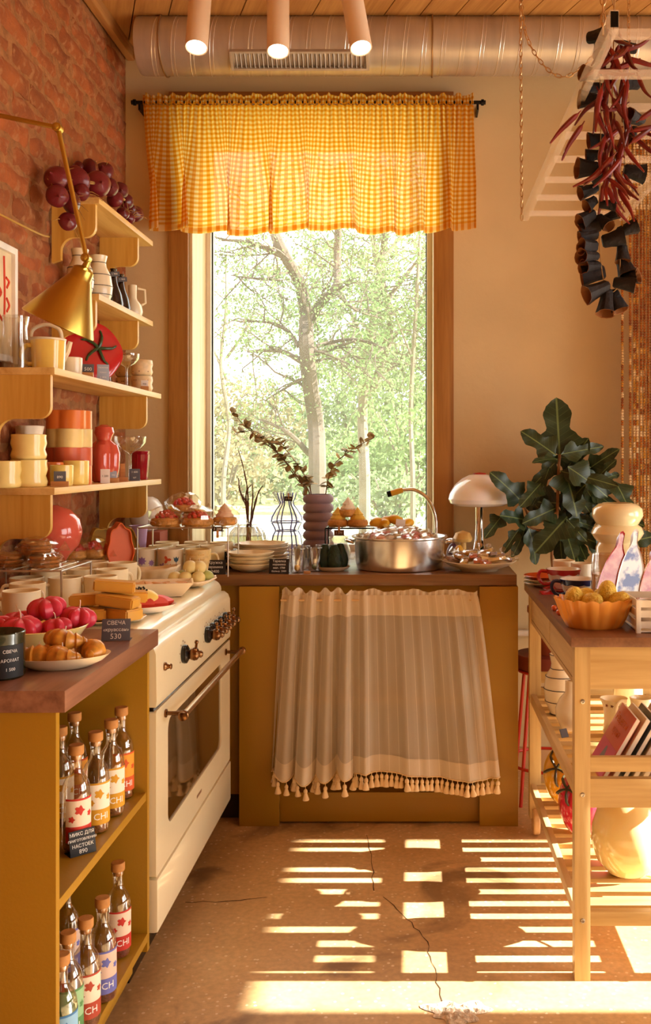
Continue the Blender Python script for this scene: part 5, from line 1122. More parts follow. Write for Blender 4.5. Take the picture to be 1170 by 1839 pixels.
for i, (x, y) in enumerate(((-.96,3.66),(-.86,3.67),(-.765,3.655),(-.97,3.79),(-.86,3.80),(-.755,3.775))): mug((x,y,.90), 'cream mug behind the painted mugs, '+('left','middle','right')[i % 3]+' of the '+('second','last')[i//3]+' row', .045, .092 if i > 2 else .09, m_cream2, .15, 'cream mugs behind the painted ones')
card((-.725,3.508,.90), .076, .052, .0, m_blackcard, [('Кружка',.014),('керамика',.012),('2400',.015)], 'black price card reading 2400 before the mugs')
# fruit dishes along the cooker
def leafdish(name, label, loc, a, b_, mat, rotz, h=.035):
    t = thing(name, label, 'dish', loc, rotz)
    def fn(u, v): 
        th = 2*PI*u; k = 1+.05*math.cos(12*th); r = .35+.65*v; return (a*r*k*math.cos(th), b_*r*k*math.sin(th), .002+h*max(0,(v-.1))**1.8+.01*v*math.cos(th)**2)
    o = MB().grid(64, 8, fn).build('dish', mat, t, solid=.004); MB().lathe([(0,.001),(a*.36,.001),(a*.36,.0045),(0,.005)], 24).build('base', mat, t); return t
leafdish('leaf_dish', 'cream ribbed leaf-shaped dish before the orange tin', (-.90,3.30,.902), .095, .05, m_cream, .35, .05)
fd = Vector((-.735,3.17,.902)); leafdish('leaf_dish', 'pale leaf plate holding green and cream pear candles', fd, .085, .06, m_cream, .6, .02)
m_pearc = M('pear_cream', (226,206,140), .5, var=.1, sss=.1); m_pearg = M('pear_green', (176,182,104), .5, var=.1, sss=.1)
for i, (dx, dy, dz) in enumerate(((-.045,-.02,.008),(-.01,-.028,.008),(.03,-.02,.008),(-.03,.02,.008),(.015,.018,.008),(.05,.015,.008),(0,-.005,.042),(.028,.004,.040))):
    o = obj_thing(MB().ball((0,0,.022), (.023,.023,.022), 18, 10, None, lambda p: 1-.06*p.z).mesh('ball_candle', m_pearg if i in (3,5) else m_pearc), 'ball_candle', 'green ball candle on the leaf plate' if i in (3,5) else 'cream ball candle on the leaf plate', 'candle', fd+Vector((dx,dy,dz)), (0,0,0), 1, 'ball candles on the leaf plate')
    MB().tube([(0,0,.043),(0,0,.05)], .001, 5).build('wick', m_wax, o)
# boat dish with fudge
bd = Vector((-.785,2.96,.902)); t = thing('boat_dish', 'cream square-ended boat dish holding caramel pieces', 'dish', bd, .25)
b = MB(); n = 4
P0 = [(-.07,-.04),(.07,-.04),(.07,.04),(-.07,.04)]; P1 = [(-.105,-.062),(.105,-.062),(.105,.062),(-.105,.062)]; P2 = [(x*.94,y*.92) for x,y in P1]; P3 = [(x*.9,y*.88) for x,y in P0]
v = [(x,y,0) for x,y in P0]+[(x,y,.042) for x,y in P1]+[(x,y,.042) for x,y in P2]+[(x,y,.006) for x,y in P3]; f = [(3,2,1,0),(12,13,14,15)]
for q in range(3):
    for i in range(4): j = (i+1) % 4; f.append((q*4+i,q*4+j,q*4+4+j,q*4+4+i))
b.add(v, f).build('body', m_cream, t, smooth=False)
m_car = M('caramel', (214,150,74), .45, var=.2)
for i in range(7): obj_thing(MB().bev((-.018,-.011,0),(.018,.011,.014),.003).mesh('caramel_piece', m_car), 'caramel_piece', 'caramel piece in the square boat dish', 'sweet', bd+Vector((-.07+.023*i,R.uniform(-.02,.02),.026)), (R.uniform(-.3,.3),R.uniform(-.3,.3),R.uniform(0,3)), 1, 'caramel pieces in the boat dish')
# papaya plate
pp = Vector((-.735,2.64,.902)); oval('serving_plate', 'white oval plate with papaya and watermelon candles', pp, .085, .06, .02, MATS['white_glaze'], .5)
t = thing('papaya_candle', 'halved yellow papaya candle with dark seeds', 'candle', pp+Vector((-.02,.02,.012)), .2)
m_pap = M('papaya_flesh', (232,196,92), .4, var=.1); hb = MB().ball((0,0,.025), (.052,.034,.028), 24, 12); hb.build('flesh', m_pap, t, rot=(.6,0,0))
sd = MB(); 
for i in range(26): a = i*2.4; q = math.sqrt(i/26); sd.ball((.022*q*math.cos(a)-.0, .012*q*math.sin(a), .0), .0032, 6, 5)
sd.build('seeds', M('papaya_seed', (40,30,26), .3), t, kind='stuff', loc=(0,-.022,.046), rot=(.9,0,0))
m_melon = M('melon_red', (222,66,50), .4, var=.1)
for i, (dx, dy, rz, lab) in enumerate(((.03,-.01,.4,'red melon slice candle at the right of the papaya plate'),(.0,-.035,.15,'red melon slice candle at the front of the papaya plate'),(.045,.02,1.0,'red melon slice candle behind on the papaya plate'))):
    o = obj_thing(MB().prism([(.035*math.cos(a*PI/10), .035*math.sin(a*PI/10)) for a in range(11)], -.008, .008).mesh('melon_slice', m_melon), 'melon_slice', lab, 'candle', pp+Vector((dx,dy,.018)), (.5,0,rz)); MB().tube([(0,.03,0),(0,.045,0)], .0012, 5).build('wick', m_wax, o)
vessel('small_dish', 'small cream dish holding a yellow tart candle', 'dish', (-.735,2.50,.902), [(.025,0),(.03,.002),(.042,.012)], m_cream, 26); o = obj_thing(MB().lathe([(0,0),(.024,0),(.03,.012),(.026,.02),(.012,.03),(0,.034)], 24, None, lambda a,z,r: 1+.08*math.sin(9*a)).mesh('tart_candle', m_pearc), 'tart_candle', 'yellow tart candle with red tip by the worktop end', 'candle', (-.735,2.50,.908), (0,0,0)); MB().ball((0,0,.036), .006, 10, 6).build('cherry', m_rasp, o)
# ------------------------------------------------------------------ worktop under the window
def wavy(k, d, h): return lambda a, z, r: 1+d*math.sin(k*a+z*20)*min(1, z/h)
def bowlstack(n, label, base, r, hgt, grp, mat):
    for i in range(n): vessel('wavy_bowl', label+(', bottom one' if i == 0 else ', topmost' if i == n-1 else ', %s from the bottom' % ('second','third','fourth')[i-1]), 'bowl', base+Vector((R.uniform(-.004,.004),R.uniform(-.004,.004),i*.0135)), [(r*.45,0),(r*.5,.003),(r*.8,hgt*.4),(r,hgt)], mat, 44, .0035, wavy(7+i,.035,hgt), grp, rotz=i*.7)
bowlstack(4, 'cream wavy bowl in the front stack by the black cards', Vector((-.615,3.615,.90)), .086, .03, 'front stack of wavy bowls', m_cream2)
bowlstack(5, 'cream wavy plate in the taller rear stack', Vector((-.60,3.80,.90)), .10, .034, 'rear stack of wavy plates', m_cream)
t = thing('black_card_flat', 'black card lying between the two stacks of bowls', 'price card', (-.70,3.70,.90)); MB().bev((-.03,-.012,0),(.03,-.009,.07),.0005).build('card', m_blackcard, t)
card((-.498,3.532,.90), .073, .053, .0, m_blackcard, [('Тарелка',.012),('керамика',.010),('мал. 1700',.010),('больш. 2000',.0095)], 'black price card reading 1700 and 2000 before the glasses')
# fluted bowl with twig
fb = thing('fluted_glass_bowl', 'round ribbed clear glass vase holding bare twigs', 'vase', (-.725,4.20,.90))
MB().lathe([(.04,0),(.055,.006),(.078,.035),(.084,.065),(.076,.10),(.055,.125),(.045,.13)], 72, None, lambda a,z,r: 1+.025*math.sin(18*a)).build('body', GLASS('smoky_glass', (196,194,188), .14, 1.0), fb, angle=20)
tw = thing('dry_twigs', 'bare brown twigs standing in the ribbed glass vase', 'twigs', (-.725,4.20,.905)); rr = random.Random(3); o0 = Vector(tw.location)
m_twig = M('twig_brown', (112,78,62), .8, var=.3, scale=40, bump=.6, bscale=90)
for pts in ([(447,990),(446,930),(445,880),(436,835),(428,808)], [(449,990),(452,930),(454,890),(453,862)], [(444,990),(444,920),(436,895),(430,875)], [(447,960),(442,890),(452,870)], [(450,940),(462,890),(472,872)], [(446,905),(432,885),(429,858)]):
    C = catmull([G(x,y,4.2)-o0+Vector((0,rr.uniform(-.01,.01),0)) for x,y in pts], 5); C = [Vector((p.x,p.y,max(p.z,.004))) for p in C]; m = len(C); MB().tube(C, [.0055*(1-.75*i/m)*(1+.25*math.sin(i*2.1)) for i in range(m)], 7).build('twig', m_twig, tw)
# blue-lined glass vase
bv = thing('blue_line_vase', 'clear double-bulb glass vase with cobalt blue lines and handles', 'vase', (-.56,4.21,.90))
prof = [(.05,0),(.062,.01),(.066,.04),(.058,.085),(.047,.105),(.052,.12),(.066,.145),(.062,.165),(.045,.195),(.030,.215),(.026,.228),(.034,.245),(.040,.27)]
MB().lathe(prof, 36).build('body', m_glass, bv, angle=60); b = bv.children[0].data
m_blue = M('cobalt_glass', (110,122,206), .15, coat=.4)
for k in range(6): a = k*PI/3+.3; MB().tube([((r+.001)*math.cos(a),(r+.001)*math.sin(a),z) for r,z in prof], .0032, 6).build('blue_line', m_blue, bv)
for z, r in ((.105,.0475),(.143,.066),(.006,.058)): MB().tube([(r*math.cos(2*PI*k/28), r*math.sin(2*PI*k/28), z) for k in range(28)], .0028, 6, closed=True).build('blue_ring', m_blue, bv)
for s in (-1,1): MB().tube(catmull([(s*.028,0,.222),(s*.05,0,.235),(s*.062,0,.262),(s*.05,0,.278),(s*.04,0,.262)], 5), .003, 7).build('handle', m_glass, bv)
tgd = card((-.545,4.155,1.135), .034, .02, 0, m_inkd, [('3 900',.011)], 'small dark price tag hooked on the blue line vase', tilt=0, name='price_tag'); MB().bev((-.003,-.003,.012),(.003,.003,.034),.001).build('clip', m_woodb, tgd); MB().tube([(0,.002,.03),(0,.03,.02),(0,.036,.03)], .001, 5).build('hook', m_wire, tgd)
# lilac ringed vase with eucalyptus
pr = []
for k in range(7): z = k*.038; pr += [(.054,z+.001),(.0625,z+.008),(.0655,z+.019),(.0625,z+.030),(.054,z+.0375)]
lv_ = vessel('ringed_vase', 'lilac stacked-ring ceramic vase in front of the window', 'vase', (-.412,4.10,.90), pr, M('lilac_stone', (150,126,140), .6, var=.06, bump=.15, bscale=80), 40)
eu = thing('eucalyptus', 'dried eucalyptus stems with round leaves in the lilac vase', 'dried flowers', (-.412,4.10,.96)); o0 = Vector(eu.location)
m_euc = M('euc_leaf', (172,150,104), .7, var=.35, scale=4, objvar=.4); m_eus = M('euc_stem', (120,86,56), .8)
el = MB().grid(6, 6, lambda u, v: ((u*2-1)*.5*math.sin(PI*(v*.94+.03))**.6, v, .12*math.sin(PI*u)*math.sin(PI*v))).mesh('leaf', m_euc, angle=180)
rr = random.Random(9)
for pts in ([(566,960),(556,885),(535,862),(505,820),(470,790),(440,765),(420,742)], [(570,960),(558,880),(548,855),(520,815),(500,795),(490,785)], [(560,960),(552,890),(530,850),(495,808),(460,775),(425,778)], [(575,960),(585,890),(590,860),(600,835),(622,815),(645,800),(672,786)]):
    C = catmull([G(x,y,4.10+rr.uniform(-.02,.02))-o0 for x,y in pts], 6); m = len(C); MB().tube(C, [.003*(1-.6*i/m) for i in range(m)], 6).build('stem', m_eus, eu)
    for i in range(8, m, 1):
        for s in (0,1):
            if rr.random() < .3: continue
            d = Vector((rr.gauss(0,1),rr.gauss(0,.8),rr.gauss(0,1))).normalized(); sz = rr.uniform(.034,.056)*(1-.35*i/m); inst(el, 'leaf', eu, C[i], d.to_track_quat('Y','Z').to_euler(), sz)
# drinking glasses
gp = [(.022,0),(.0245,.003),(.029,.05),(.030,.088)]
gm = MB().lathe(gp+[(.0292,.0885),(.0282,.05),(.023,.006),(0,.006)], 28).mesh('glass', m_glass, True, 50)
for i, (x, y, col, lab) in enumerate(((-.435,3.56,(222,160,30),'clear tumbler with an amber glass ball in its base'), (-.375,3.60,(90,130,90),'clear tumbler with a green glass ball in its base'), (-.43,3.68,None,'plain clear tumbler behind the amber one'), (-.355,3.72,None,'plain clear tumbler beside the green fruit jug'))):
    t = thing('tumbler', lab, 'glass', (x,y,.90), 0, 'clear tumblers on the worktop'); inst(gm, 'glass', t)
    if col: MB().ball((0,0,.018), .0115, 16, 10).build('glass_ball', M('ball_%d' % i, col, .1, coat=.5), t)
t = thing('wooden_tag_block', 'tiny wooden block at the foot of the tumblers', 'block', (-.395,3.525,.90)); MB().bev((-.012,-.006,0),(.012,.006,.010),.001).build('block', m_woodb, t)
# green pears on plate
gpz = Vector((-.312,3.62,.90)); oval('serving_plate', 'small cream plate with three dark green pear candles', gpz, .068, .058, .018, m_cream)
m_gp = M('avocado_green', (26,46,28), .55, var=.4, scale=60, bump=.5, bscale=90)
prm = MB().lathe([(0,0),(.016,.001),(.026,.012),(.0295,.03),(.027,.05),(.020,.07),(.0145,.085),(.011,.092),(0,.094)], 24, None, lambda a,z,r: 1+.02*math.sin(3*a)).mesh('pear_candle', m_gp)
for dx, dy, lab in ((-.028,.0,'dark green pear candle at the left of the small plate'), (.014,-.018,'dark green pear candle at the front of the small plate'), (.03,.028,'dark green pear candle behind on the small plate')): obj_thing(prm, 'pear_candle', lab, 'candle', gpz+Vector((dx,dy,.006)), (R.uniform(-.08,.08),R.uniform(-.08,.08),R.uniform(0,6)))
t = vessel('glass_jug', 'clear glass jug behind the green pears', 'jug', (-.30,3.76,.90), [(.04,0),(.045,.004),(.047,.06),(.035,.095),(.038,.115)], m_glass, 30); handle(t, .04, .03, .10, .03, 0, m_glass, .004)
# dark stand with lemon pastries
riser('black wire stand with lemon pastries beside the pot', -.36, -.14, 3.86, 4.0, 1.04, m_blk)
m_lem = M('lemon_curd', (232,192,84), .4, var=.15); m_mer = M('meringue_white', (238,222,196), .6)
for x, y, z, lab in ((-.315,3.92,1.042,'lemon pastry at the left of the black stand'), (-.235,3.91,1.042,'lemon pastry at the right of the black stand'), (-.275,3.93,1.082,'lemon pastry on top of the other two')): tart((x,y,z), lab, .042, berry=False, wrap=False, cream=m_mer if z > 1.05 else m_lem)
tgd = card((-.305,3.85,1.012), .040, .022, 0, M('brown_tag', (110,62,30), .6), [('1 370',.012)], 'brown price tag clipped under the lemon pastries', tilt=0, name='price_tag'); MB().bev((-.004,-.003,.012),(.004,.006,.038),.001).build('clip', m_woodb, tgd)
# big pot with sweets
pc = Vector((-.063,3.705,.90)); pot = thing('aluminium_pot', 'large aluminium cooking pot heaped with wrapped sweets', 'pot', pc)
MB().lathe([(.155,0),(.162,.004),(.168,.03),(.172,.115),(.176,.118),(.182,.120),(.182,.125),(.172,.124),(.166,.112),(.158,.08),(0,.08)], 64).build('body', m_alu, pot, angle=30)
for s in (-1,1):
    b = MB().tube(catmull([(s*.172,-.035,.10),(s*.195,-.033,.106),(s*.205,0,.108),(s*.195,.033,.106),(s*.172,.035,.10)], 5), .0055, 8); b.build('handle', m_alu, pot)
sw_c = [(236,160,130),(210,84,90),(244,222,180),(236,182,100),(214,130,140),(246,238,230)]
sw_m = [M('sweet_%d' % i, c, .4, var=.2) for i, c in enumerate(sw_c)]
SW = [MB().ball((0,0,0), (.024,.019,.014), 12, 8, None, lambda p: 1+.08*noise.noise(p*3)).mesh('sweet', m) for m in sw_m]
rr = random.Random(21)
def sweet(loc, i, label, cat, group, s=1):
    o = obj_thing(SW[i % 6], 'wrapped_sweet', label, cat, loc, (rr.uniform(-.4,.4),rr.uniform(-.4,.4),rr.uniform(0,6)), s, group); wrapped(o, (.031,.026,.021), rr.randint(0,999)); return o
for i in range(46):
    a = i*2.4; q = .128*math.sqrt((i+.5)/46); sweet(pc+Vector((q*math.cos(a), q*math.sin(a), .108+.030*(1-(q/.13)**2)+rr.uniform(-.006,.008))), rr.randint(0,5), 'cellophane-wrapped sweet heaped in the aluminium pot', 'sweet', 'wrapped sweets in the pot', rr.uniform(.9,1.15))
m_ban = M('banana_wax', (226,168,40), .4, var=.12)
bn = MB(); C = [(.035*math.sin(-1+2*i/14), 0, .035*math.cos(-1+2*i/14)-.02) for i in range(15)]; bn.tube(C, [.004+.0145*math.sin(PI*i/14)**.6 for i in range(15)], 12); bnm = bn.mesh('banana_candle', m_ban)
for i, (dx, dy, dz, rz, ry) in enumerate(((-.085,.055,.155,.3,.2),(-.055,.07,.16,.9,-.3),(-.022,.06,.165,-.4,.3),(.0,.075,.158,1.6,0),(.03,.065,.150,.7,-.5),(-.06,.045,.150,2.2,.5))): obj_thing(bnm, 'banana_candle', 'golden crescent candle heaped at the back of the pot', 'candle', pc+Vector((dx,dy,dz)), (rr.uniform(-.3,.3),ry,rz), 1.05, 'golden crescent candles in the pot')
t = thing('paper_tag', 'blank white paper tag leaning among the golden candles', 'price card', pc+Vector((.0,.02,.14))); MB().bev((-.018,-.001,0),(.018,.001,.045),.0005).build('card', m_whitecard, t, rot=(-.2,.1,0))
# plate with wrapped biscuits
sp_ = Vector((.235,3.645,.90)); t = vessel('serving_plate', 'cream footed plate heaped with wrapped biscuits', 'plate', sp_, [(.07,0),(.075,.006),(.11,.018),(.140,.036)], m_cream, 48)
bcol = [M('bisc_%d' % i, c, .5, var=.2) for i, c in enumerate(((210,160,70),(150,120,110),(224,190,120),(206,120,90)))]
BK = [MB().bev((-.035,-.014,-.006),(.035,.014,.006),.004).mesh('biscuit', m) for m in bcol]
for i in range(26):
    a = i*2.4; q = .10*math.sqrt((i+.5)/26); o = obj_thing(BK[i % 4], 'wrapped_biscuit', 'cellophane-wrapped biscuit on the footed plate', 'biscuit', sp_+Vector((q*math.cos(a), q*.85*math.sin(a), .032+.028*(1-(q/.1)**2)+rr.uniform(0,.010))), (rr.uniform(-.35,.35),rr.uniform(-.35,.35),rr.uniform(0,3)), 1, 'wrapped biscuits on the plate'); wrapped(o, (.041,.019,.012), i+50)
m_shr = M('mushroom_wax', (222,176,96), .5, var=.15); m_egg = M('plum_wax', (96,60,76), .45, var=.2)
o = thing('mushroom_candle', 'tan mushroom candle standing behind the wrapped biscuits', 'candle', (.185,3.86,.90)); MB().lathe([(.018,0),(.014,.04),(.013,.085)], 16).build('stalk', m_shr, o); MB().lathe([(.013,.085),(.034,.088),(.038,.10),(.028,.122),(0,.132)], 22, None, lambda a,z,r: 1+.06*math.sin(5*a)).build('cap', m_shr, o)
obj_thing(MB().ball((0,0,.045), (.022,.022,.046), 16, 12, None, lambda p: 1-.15*p.z).mesh('plum_candle', m_egg), 'plum_candle', 'dark plum candle between the pot and mushroom candle', 'candle', (.135,3.86,.90), (0,.15,0))
obj_thing(MB().ball((0,0,.04), (.02,.02,.04), 16, 12).mesh('yellow_candle', m_ban), 'yellow_candle', 'yellow egg-shaped candle beside the plum candle', 'candle', (.155,3.815,.90), (0,.2,0))

# ------------------------------------------------------------------ shelf 2: jugs and bottles
z2 = 1.865; m_line = M('dark_line', (52,40,44), .5)
def ringline(parent, r, z, w=.0012): return MB().tube([(r*math.cos(2*PI*k/36), r*math.sin(2*PI*k/36), z) for k in range(36)], w, 5, closed=True).build('painted_line', m_line, parent)
m_ivory = M('ivory_glaze', (238,222,190), .25, var=.03, coat=.4)
for x, y, s, lab in ((-1.135,3.48,1,'ivory jug with thin dark rings next to the dark bottles'), (-1.15,3.33,.95,'ivory jug with dark rings behind the brass lamp')):
    P = [(.030,0),(.034,.004),(.046,.035),(.049,.065),(.043,.105),(.028,.135),(.025,.15),(.031,.175)]; P = [(r*s,z*s) for r,z in P]
    t = vessel('ringed_jug', lab, 'jug', (x,y,z2), P, m_ivory, 32); handle(t, .036*s, .09*s, .165*s, .022, 2.2, m_ivory, .0045)
    for i in (2,3,4,6): ringline(t, P[i][0]+.0006, P[i][1])
m_dkb = M('dark_amber_glass', (34,14,12), .08, coat=.5)
for x, y, lab in ((-1.13,3.635,'dark amber bottle with hanging tag beside the ivory jug'), (-1.135,3.745,'second dark amber bottle with tag next to the cream vase')):
    t = vessel('dark_bottle', lab, 'bottle', (x,y,z2), [(.030,0),(.034,.004),(.036,.03),(.030,.065),(.016,.10),(.011,.125),(.0115,.155),(.014,.158)], m_dkb, 28); handle(t, .013, .10, .145, .018, 2.3, m_dkb, .003)
    k = MB().bev((-.018,-.002,0),(.018,.0,.018),.0006).build('tag', m_slate, t, loc=(.010,-.016,.128), rot=(0,-.1,.35)); text('1 900', .0095, m_chalk, k, (0,-.0024,.009), (PI/2,0,0)); MB().tube([(.008,-.006,.158),(.012,-.012,.168),(.01,-.016,.146)], .001, 5).build('string', m_wire, t)
t = vessel('cream_vase', 'cream bulb vase with straight neck at the shelf end', 'vase', (-1.12,3.845,z2), [(.026,0),(.034,.006),(.04,.03),(.036,.055),(.02,.075),(.0165,.085),(.0165,.135)], m_ivory, 28); MB().tube([(.016,.012,.125),(.04,.03,.122),(.042,.032,.07),(.03,.02,.06)], .005, 8).build('handle', m_ivory, t)

# ------------------------------------------------------------------ shelf 3
z3 = 1.575
m_ybl = M('yellow_glasslike', (232,196,96), .15, var=.1, coat=.5, sss=.15)
t = vessel('yellow_mug', 'large translucent yellow mug with ring handle', 'mug', (-1.085,2.87,z3), [(.040,0),(.046,.004),(.048,.05),(.050,.088)], m_ybl, 30, .004, lambda a,z,r: 1+.015*math.sin(6*a)); MB().tube([(.052-.004+.0*k, 0, 0) if 0 else ((.052+.022*math.cos(2*PI*k/18))*math.cos(-2.6), (.052+.022*math.cos(2*PI*k/18))*math.sin(-2.6), .046+.028*math.sin(2*PI*k/18)) for k in range(18)], .007, 8, closed=True).build('handle', m_ybl, t)
vessel('rippled_vase', 'tall rippled clear glass vase at the near shelf end', 'vase', (-1.165,2.83,z3), [(.03,0),(.036,.004),(.036,.06),(.034,.12),(.037,.155)], m_glass, 28, .003, lambda a,z,r: 1+.05*math.sin(5*a+z*40))
t = thing('cream_teapot', 'cream teapot with arched handle behind the yellow mug', 'teapot', (-1.14,3.00,z3)); MB().lathe(lathe_in([(.045,0),(.05,.005),(.058,.05),(.056,.095),(.06,.11)]), 32).build('body', m_ivory, t); MB().tube(catmull([(-.05,0,.10),(-.04,0,.14),(0,0,.155),(.04,0,.14),(.05,0,.10)], 5), .006, 8).build('handle', m_ivory, t); MB().tube([(.05,-.01,.04),(.072,-.018,.07),(.082,-.02,.10)], [.012,.009,.007], 10).build('spout', m_ivory, t)
mug((-1.08,3.06,z3), 'small cream cup with handle beside the slate card', .030, .058, m_ivory, 3.6)
t = thing('tomato_plate', 'large red tomato-shaped plate with green star stem', 'plate', (-1.10,3.31,z3), 0); t.scale = (.93,.93,.93)
m_tom = M('tomato_glaze', (186,20,30), .15, var=.06, coat=.7); m_tg = M('tomato_stem', (56,78,44), .3, var=.3, scale=60)
Rt = TR((0,0,.112), (PI/2-.16,0,.62))
bo = MB().lathe([(0,-.012),(.05,-.012),(.085,-.006),(.104,.0),(.108,.006),(.100,.011),(.07,.010),(0,.012)], 44, None, lambda a,z,r: 1+.022*math.cos(5*a)).build('dish', m_tom, t); bo.matrix_local = Rt
sb = MB()
for k in range(5): a = 1.2+k*2*PI/5; sb.tube(catmull([(0,0,.014),(.025*math.cos(a),.025*math.sin(a),.020),(.05*math.cos(a+.1),.05*math.sin(a+.1),.016),(.068*math.cos(a+.25),.068*math.sin(a+.25),.014)], 4), [.006]*4+[.0055]*4+[.004]*4+[.0015], 7)
so = sb.build('stem', m_tg, bo, loc=(.018,.012,0))
cpp = [(.028,0),(.028,.002),(.004,.006),(.0035,.07),(.006,.076),(.03,.088),(.042,.105),(.044,.122)]
def coupe(loc, label, s=1): t = thing('coupe_glass', label, 'glass', loc); MB().lathe([(r*s,z*s) for r,z in cpp], 30).build('glass', m_glass, t, angle=60); return t
coupe((-1.07,3.60,z3), 'clear coupe glass between tomato plate and cream cups', 1.05); coupe((-1.12,3.56,z3), 'second clear coupe glass beside the tomato plate', .9)
m_speck = M('speckled_cream', (226,196,150), .4, var=.12, scale=50)
spk = M('speck_brown', (120,60,40), .6)
for x, y, z, lab in ((-1.068,3.79,z3,'lower speckled cream cup of the front stack at the shelf end'), (-1.068,3.79,z3+.062,'upper speckled cream cup of the front stack at the shelf end'), (-1.15,3.86,z3,'lower speckled cream cup of the rear stack'), (-1.15,3.86,z3+.062,'upper speckled cream cup of the rear stack')):
    t = vessel('speckled_cup', lab, 'cup', (x,y,z), [(.032,0),(.038,.005),(.042,.016),(.038,.030),(.042,.044),(.040,.0605)], m_speck, 30, .003)
    for q in range(5): a = R.uniform(-2.6,.3); decal(t, .0415, a, R.choice((.016,.044)), flower(.0022,3,.1,8), spk, 'speckle')
card((-1.045,3.10,z3), .036, .034, .25, m_slate, [('500',.016)], 'slate price card reading 500 on the tomato plate shelf', block=.034); card((-1.035,3.22,z3), .038, .055, .35, m_bluecard, [('тарелка',.008),('томат',.008),('2 800',.009)], 'pale blue price card leaning before the tomato plate', tilt=-.2); card((-1.032,3.70,z3), .026, .030, .3, m_whitecard, [('900',.009)], 'tiny white price card before the speckled cups', ink=m_inkd, block=.03)

# ------------------------------------------------------------------ shelf 4
z4 = 1.235
def wavecup(loc, label, r, h, mat):
    return vessel('wavy_cup', label, 'cup', loc, [(r*.85,0),(r*.95,.004),(r,h*.2),(r*.90,h*.42),(r,h*.66),(r*.95,h*.88),(r*.97,h)], mat, 32, .0035)
wavecup((-1.12,2.815,z4), 'lower pale yellow wavy cup of the stack at the near end', .052, .078, m_yel); wavecup((-1.12,2.815,z4+.079), 'upper pale yellow wavy cup of the stack at the near end', .050, .072, m_yel); wavecup((-1.165,2.72+.035,z4+.0), 'yellow wavy cup cut off by the photo edge', .046, .075, m_yel)
vessel('crumpled_vase', 'crumpled white paper-like vase behind the yellow cups', 'vase', (-1.165,2.935,z4), [(.035,0),(.04,.004),(.04,.08),(.036,.15),(.04,.18)], m_wax, 28, .003, lambda a,z,r: 1+.07*math.sin(5*a+z*60)+.04*math.sin(9*a-z*30))
def tin(loc, label, r, h, mat, rot=0): return vessel('flower_tin', label, 'tin', loc, [(r*.98,0),(r,.003),(r,h-.002),(r*1.01,h)], mat, 72, .003, lambda a,z,q: 1+.19*abs(math.cos(2*a))-.12, rotz=rot)
m_tc = M('tin_cream', (226,196,130), .3, var=.35, scale=6, coat=.3); m_to = M('tin_orange', (222,118,50), .3, var=.06, coat=.3); m_tp = M('tin_coral', (206,96,64), .3, var=.06, coat=.3)
for k, (mm, lab) in enumerate(((m_to,'orange flower-shaped tin at the bottom of the stack'), (m_tp,'coral flower-shaped tin second in the stack'), (m_tc,'cream flower-shaped tin third in the stack'), (m_to,'orange flower-shaped tin topping the stack'))): tin((-1.105,3.10,z4+k*.0585), lab, .066, .058, mm, k*.2)
m_ombre = M('ombre_yellow', (238,204,112), .25, var=.25, scale=14, coat=.3)
mug((-1.065,2.925,z4), 'short yellow ombre cup before the flower tins', .034, .062, m_ombre, 0, None, .96, False, 'cup', 'ombre_cup'); mug((-1.06,3.035,z4), 'taller cream ombre cup before the flower tins', .039, .075, m_ombre, 0, None, .96, False, 'cup', 'ombre_cup'); mug((-1.11,2.985,z4), 'small orange cup tucked behind the yellow ones', .028, .07, m_to, 0, None, .96, False, 'cup', 'ombre_cup')
t = thing('lobed_vase', 'glossy coral vase of bulging lobes beside the flower tins', 'vase', (-1.08,3.37,z4)); b = MB()
m_cor2 = M('coral_gloss', (206,84,66), .12, var=.05, coat=.6)
MB().lathe(lathe_in([(.03,0),(.036,.005),(.046,.05),(.048,.10),(.040,.13),(.024,.145),(.026,.155),(.034,.172),(.030,.19),(.012,.198)]), 60, None, lambda a,z,r: 1+.34*abs(math.cos(2*a))-.2 if z < .145 else 1).build('body', m_cor2, t)
coupe((-1.075,3.66,z4), 'wide coupe glass between coral vase and red beakers', 1.35); vessel('clear_beaker', 'tall clear beaker behind the slate card', 'glass', (-1.10,3.52,z4), [(.022,0),(.024,.003),(.026,.10)], m_glass, 24, .0015)
m_ruby = M('ruby_plastic', (150,16,30), .12, var=.1, coat=.4)
for k in range(2): vessel('red_beaker', ('inner' if k else 'outer')+' red fluted beaker of the nested pair at the shelf end', 'beaker', (-1.068,3.765,z4+k*.012), [(.027,0),(.029,.003),(.036-.001*k,.095),(.037,.098)], m_ruby, 48, .002, lambda a,z,r: 1+.025*math.cos(16*a))
card((-1.045,2.855,z4), .034, .036, .3, m_slate, [('890',.011)], 'slate price card on wood block before the yellow cups', block=.05); card((-1.035,3.24,z4), .030, .048, .3, m_whitecard, [('1 200',.009)], 'white price card leaning by the coral vase', ink=m_inkd); card((-1.04,3.345,z4), .022, .03, .3, m_bluecard, [('990',.008)], 'little blue price card on a wood block', block=.036); card((-1.04,3.45,z4), .016, .055, .3, m_woodb, [], 'wooden clip stick on a block below the coral vase', block=.036); card((-1.035,3.58,z4), .038, .045, .3, m_slate, [('1 600',.010),('шт',.009)], 'slate price card before the coupe glass')
# ------------------------------------------------------------------ on the trolley
zt = .87
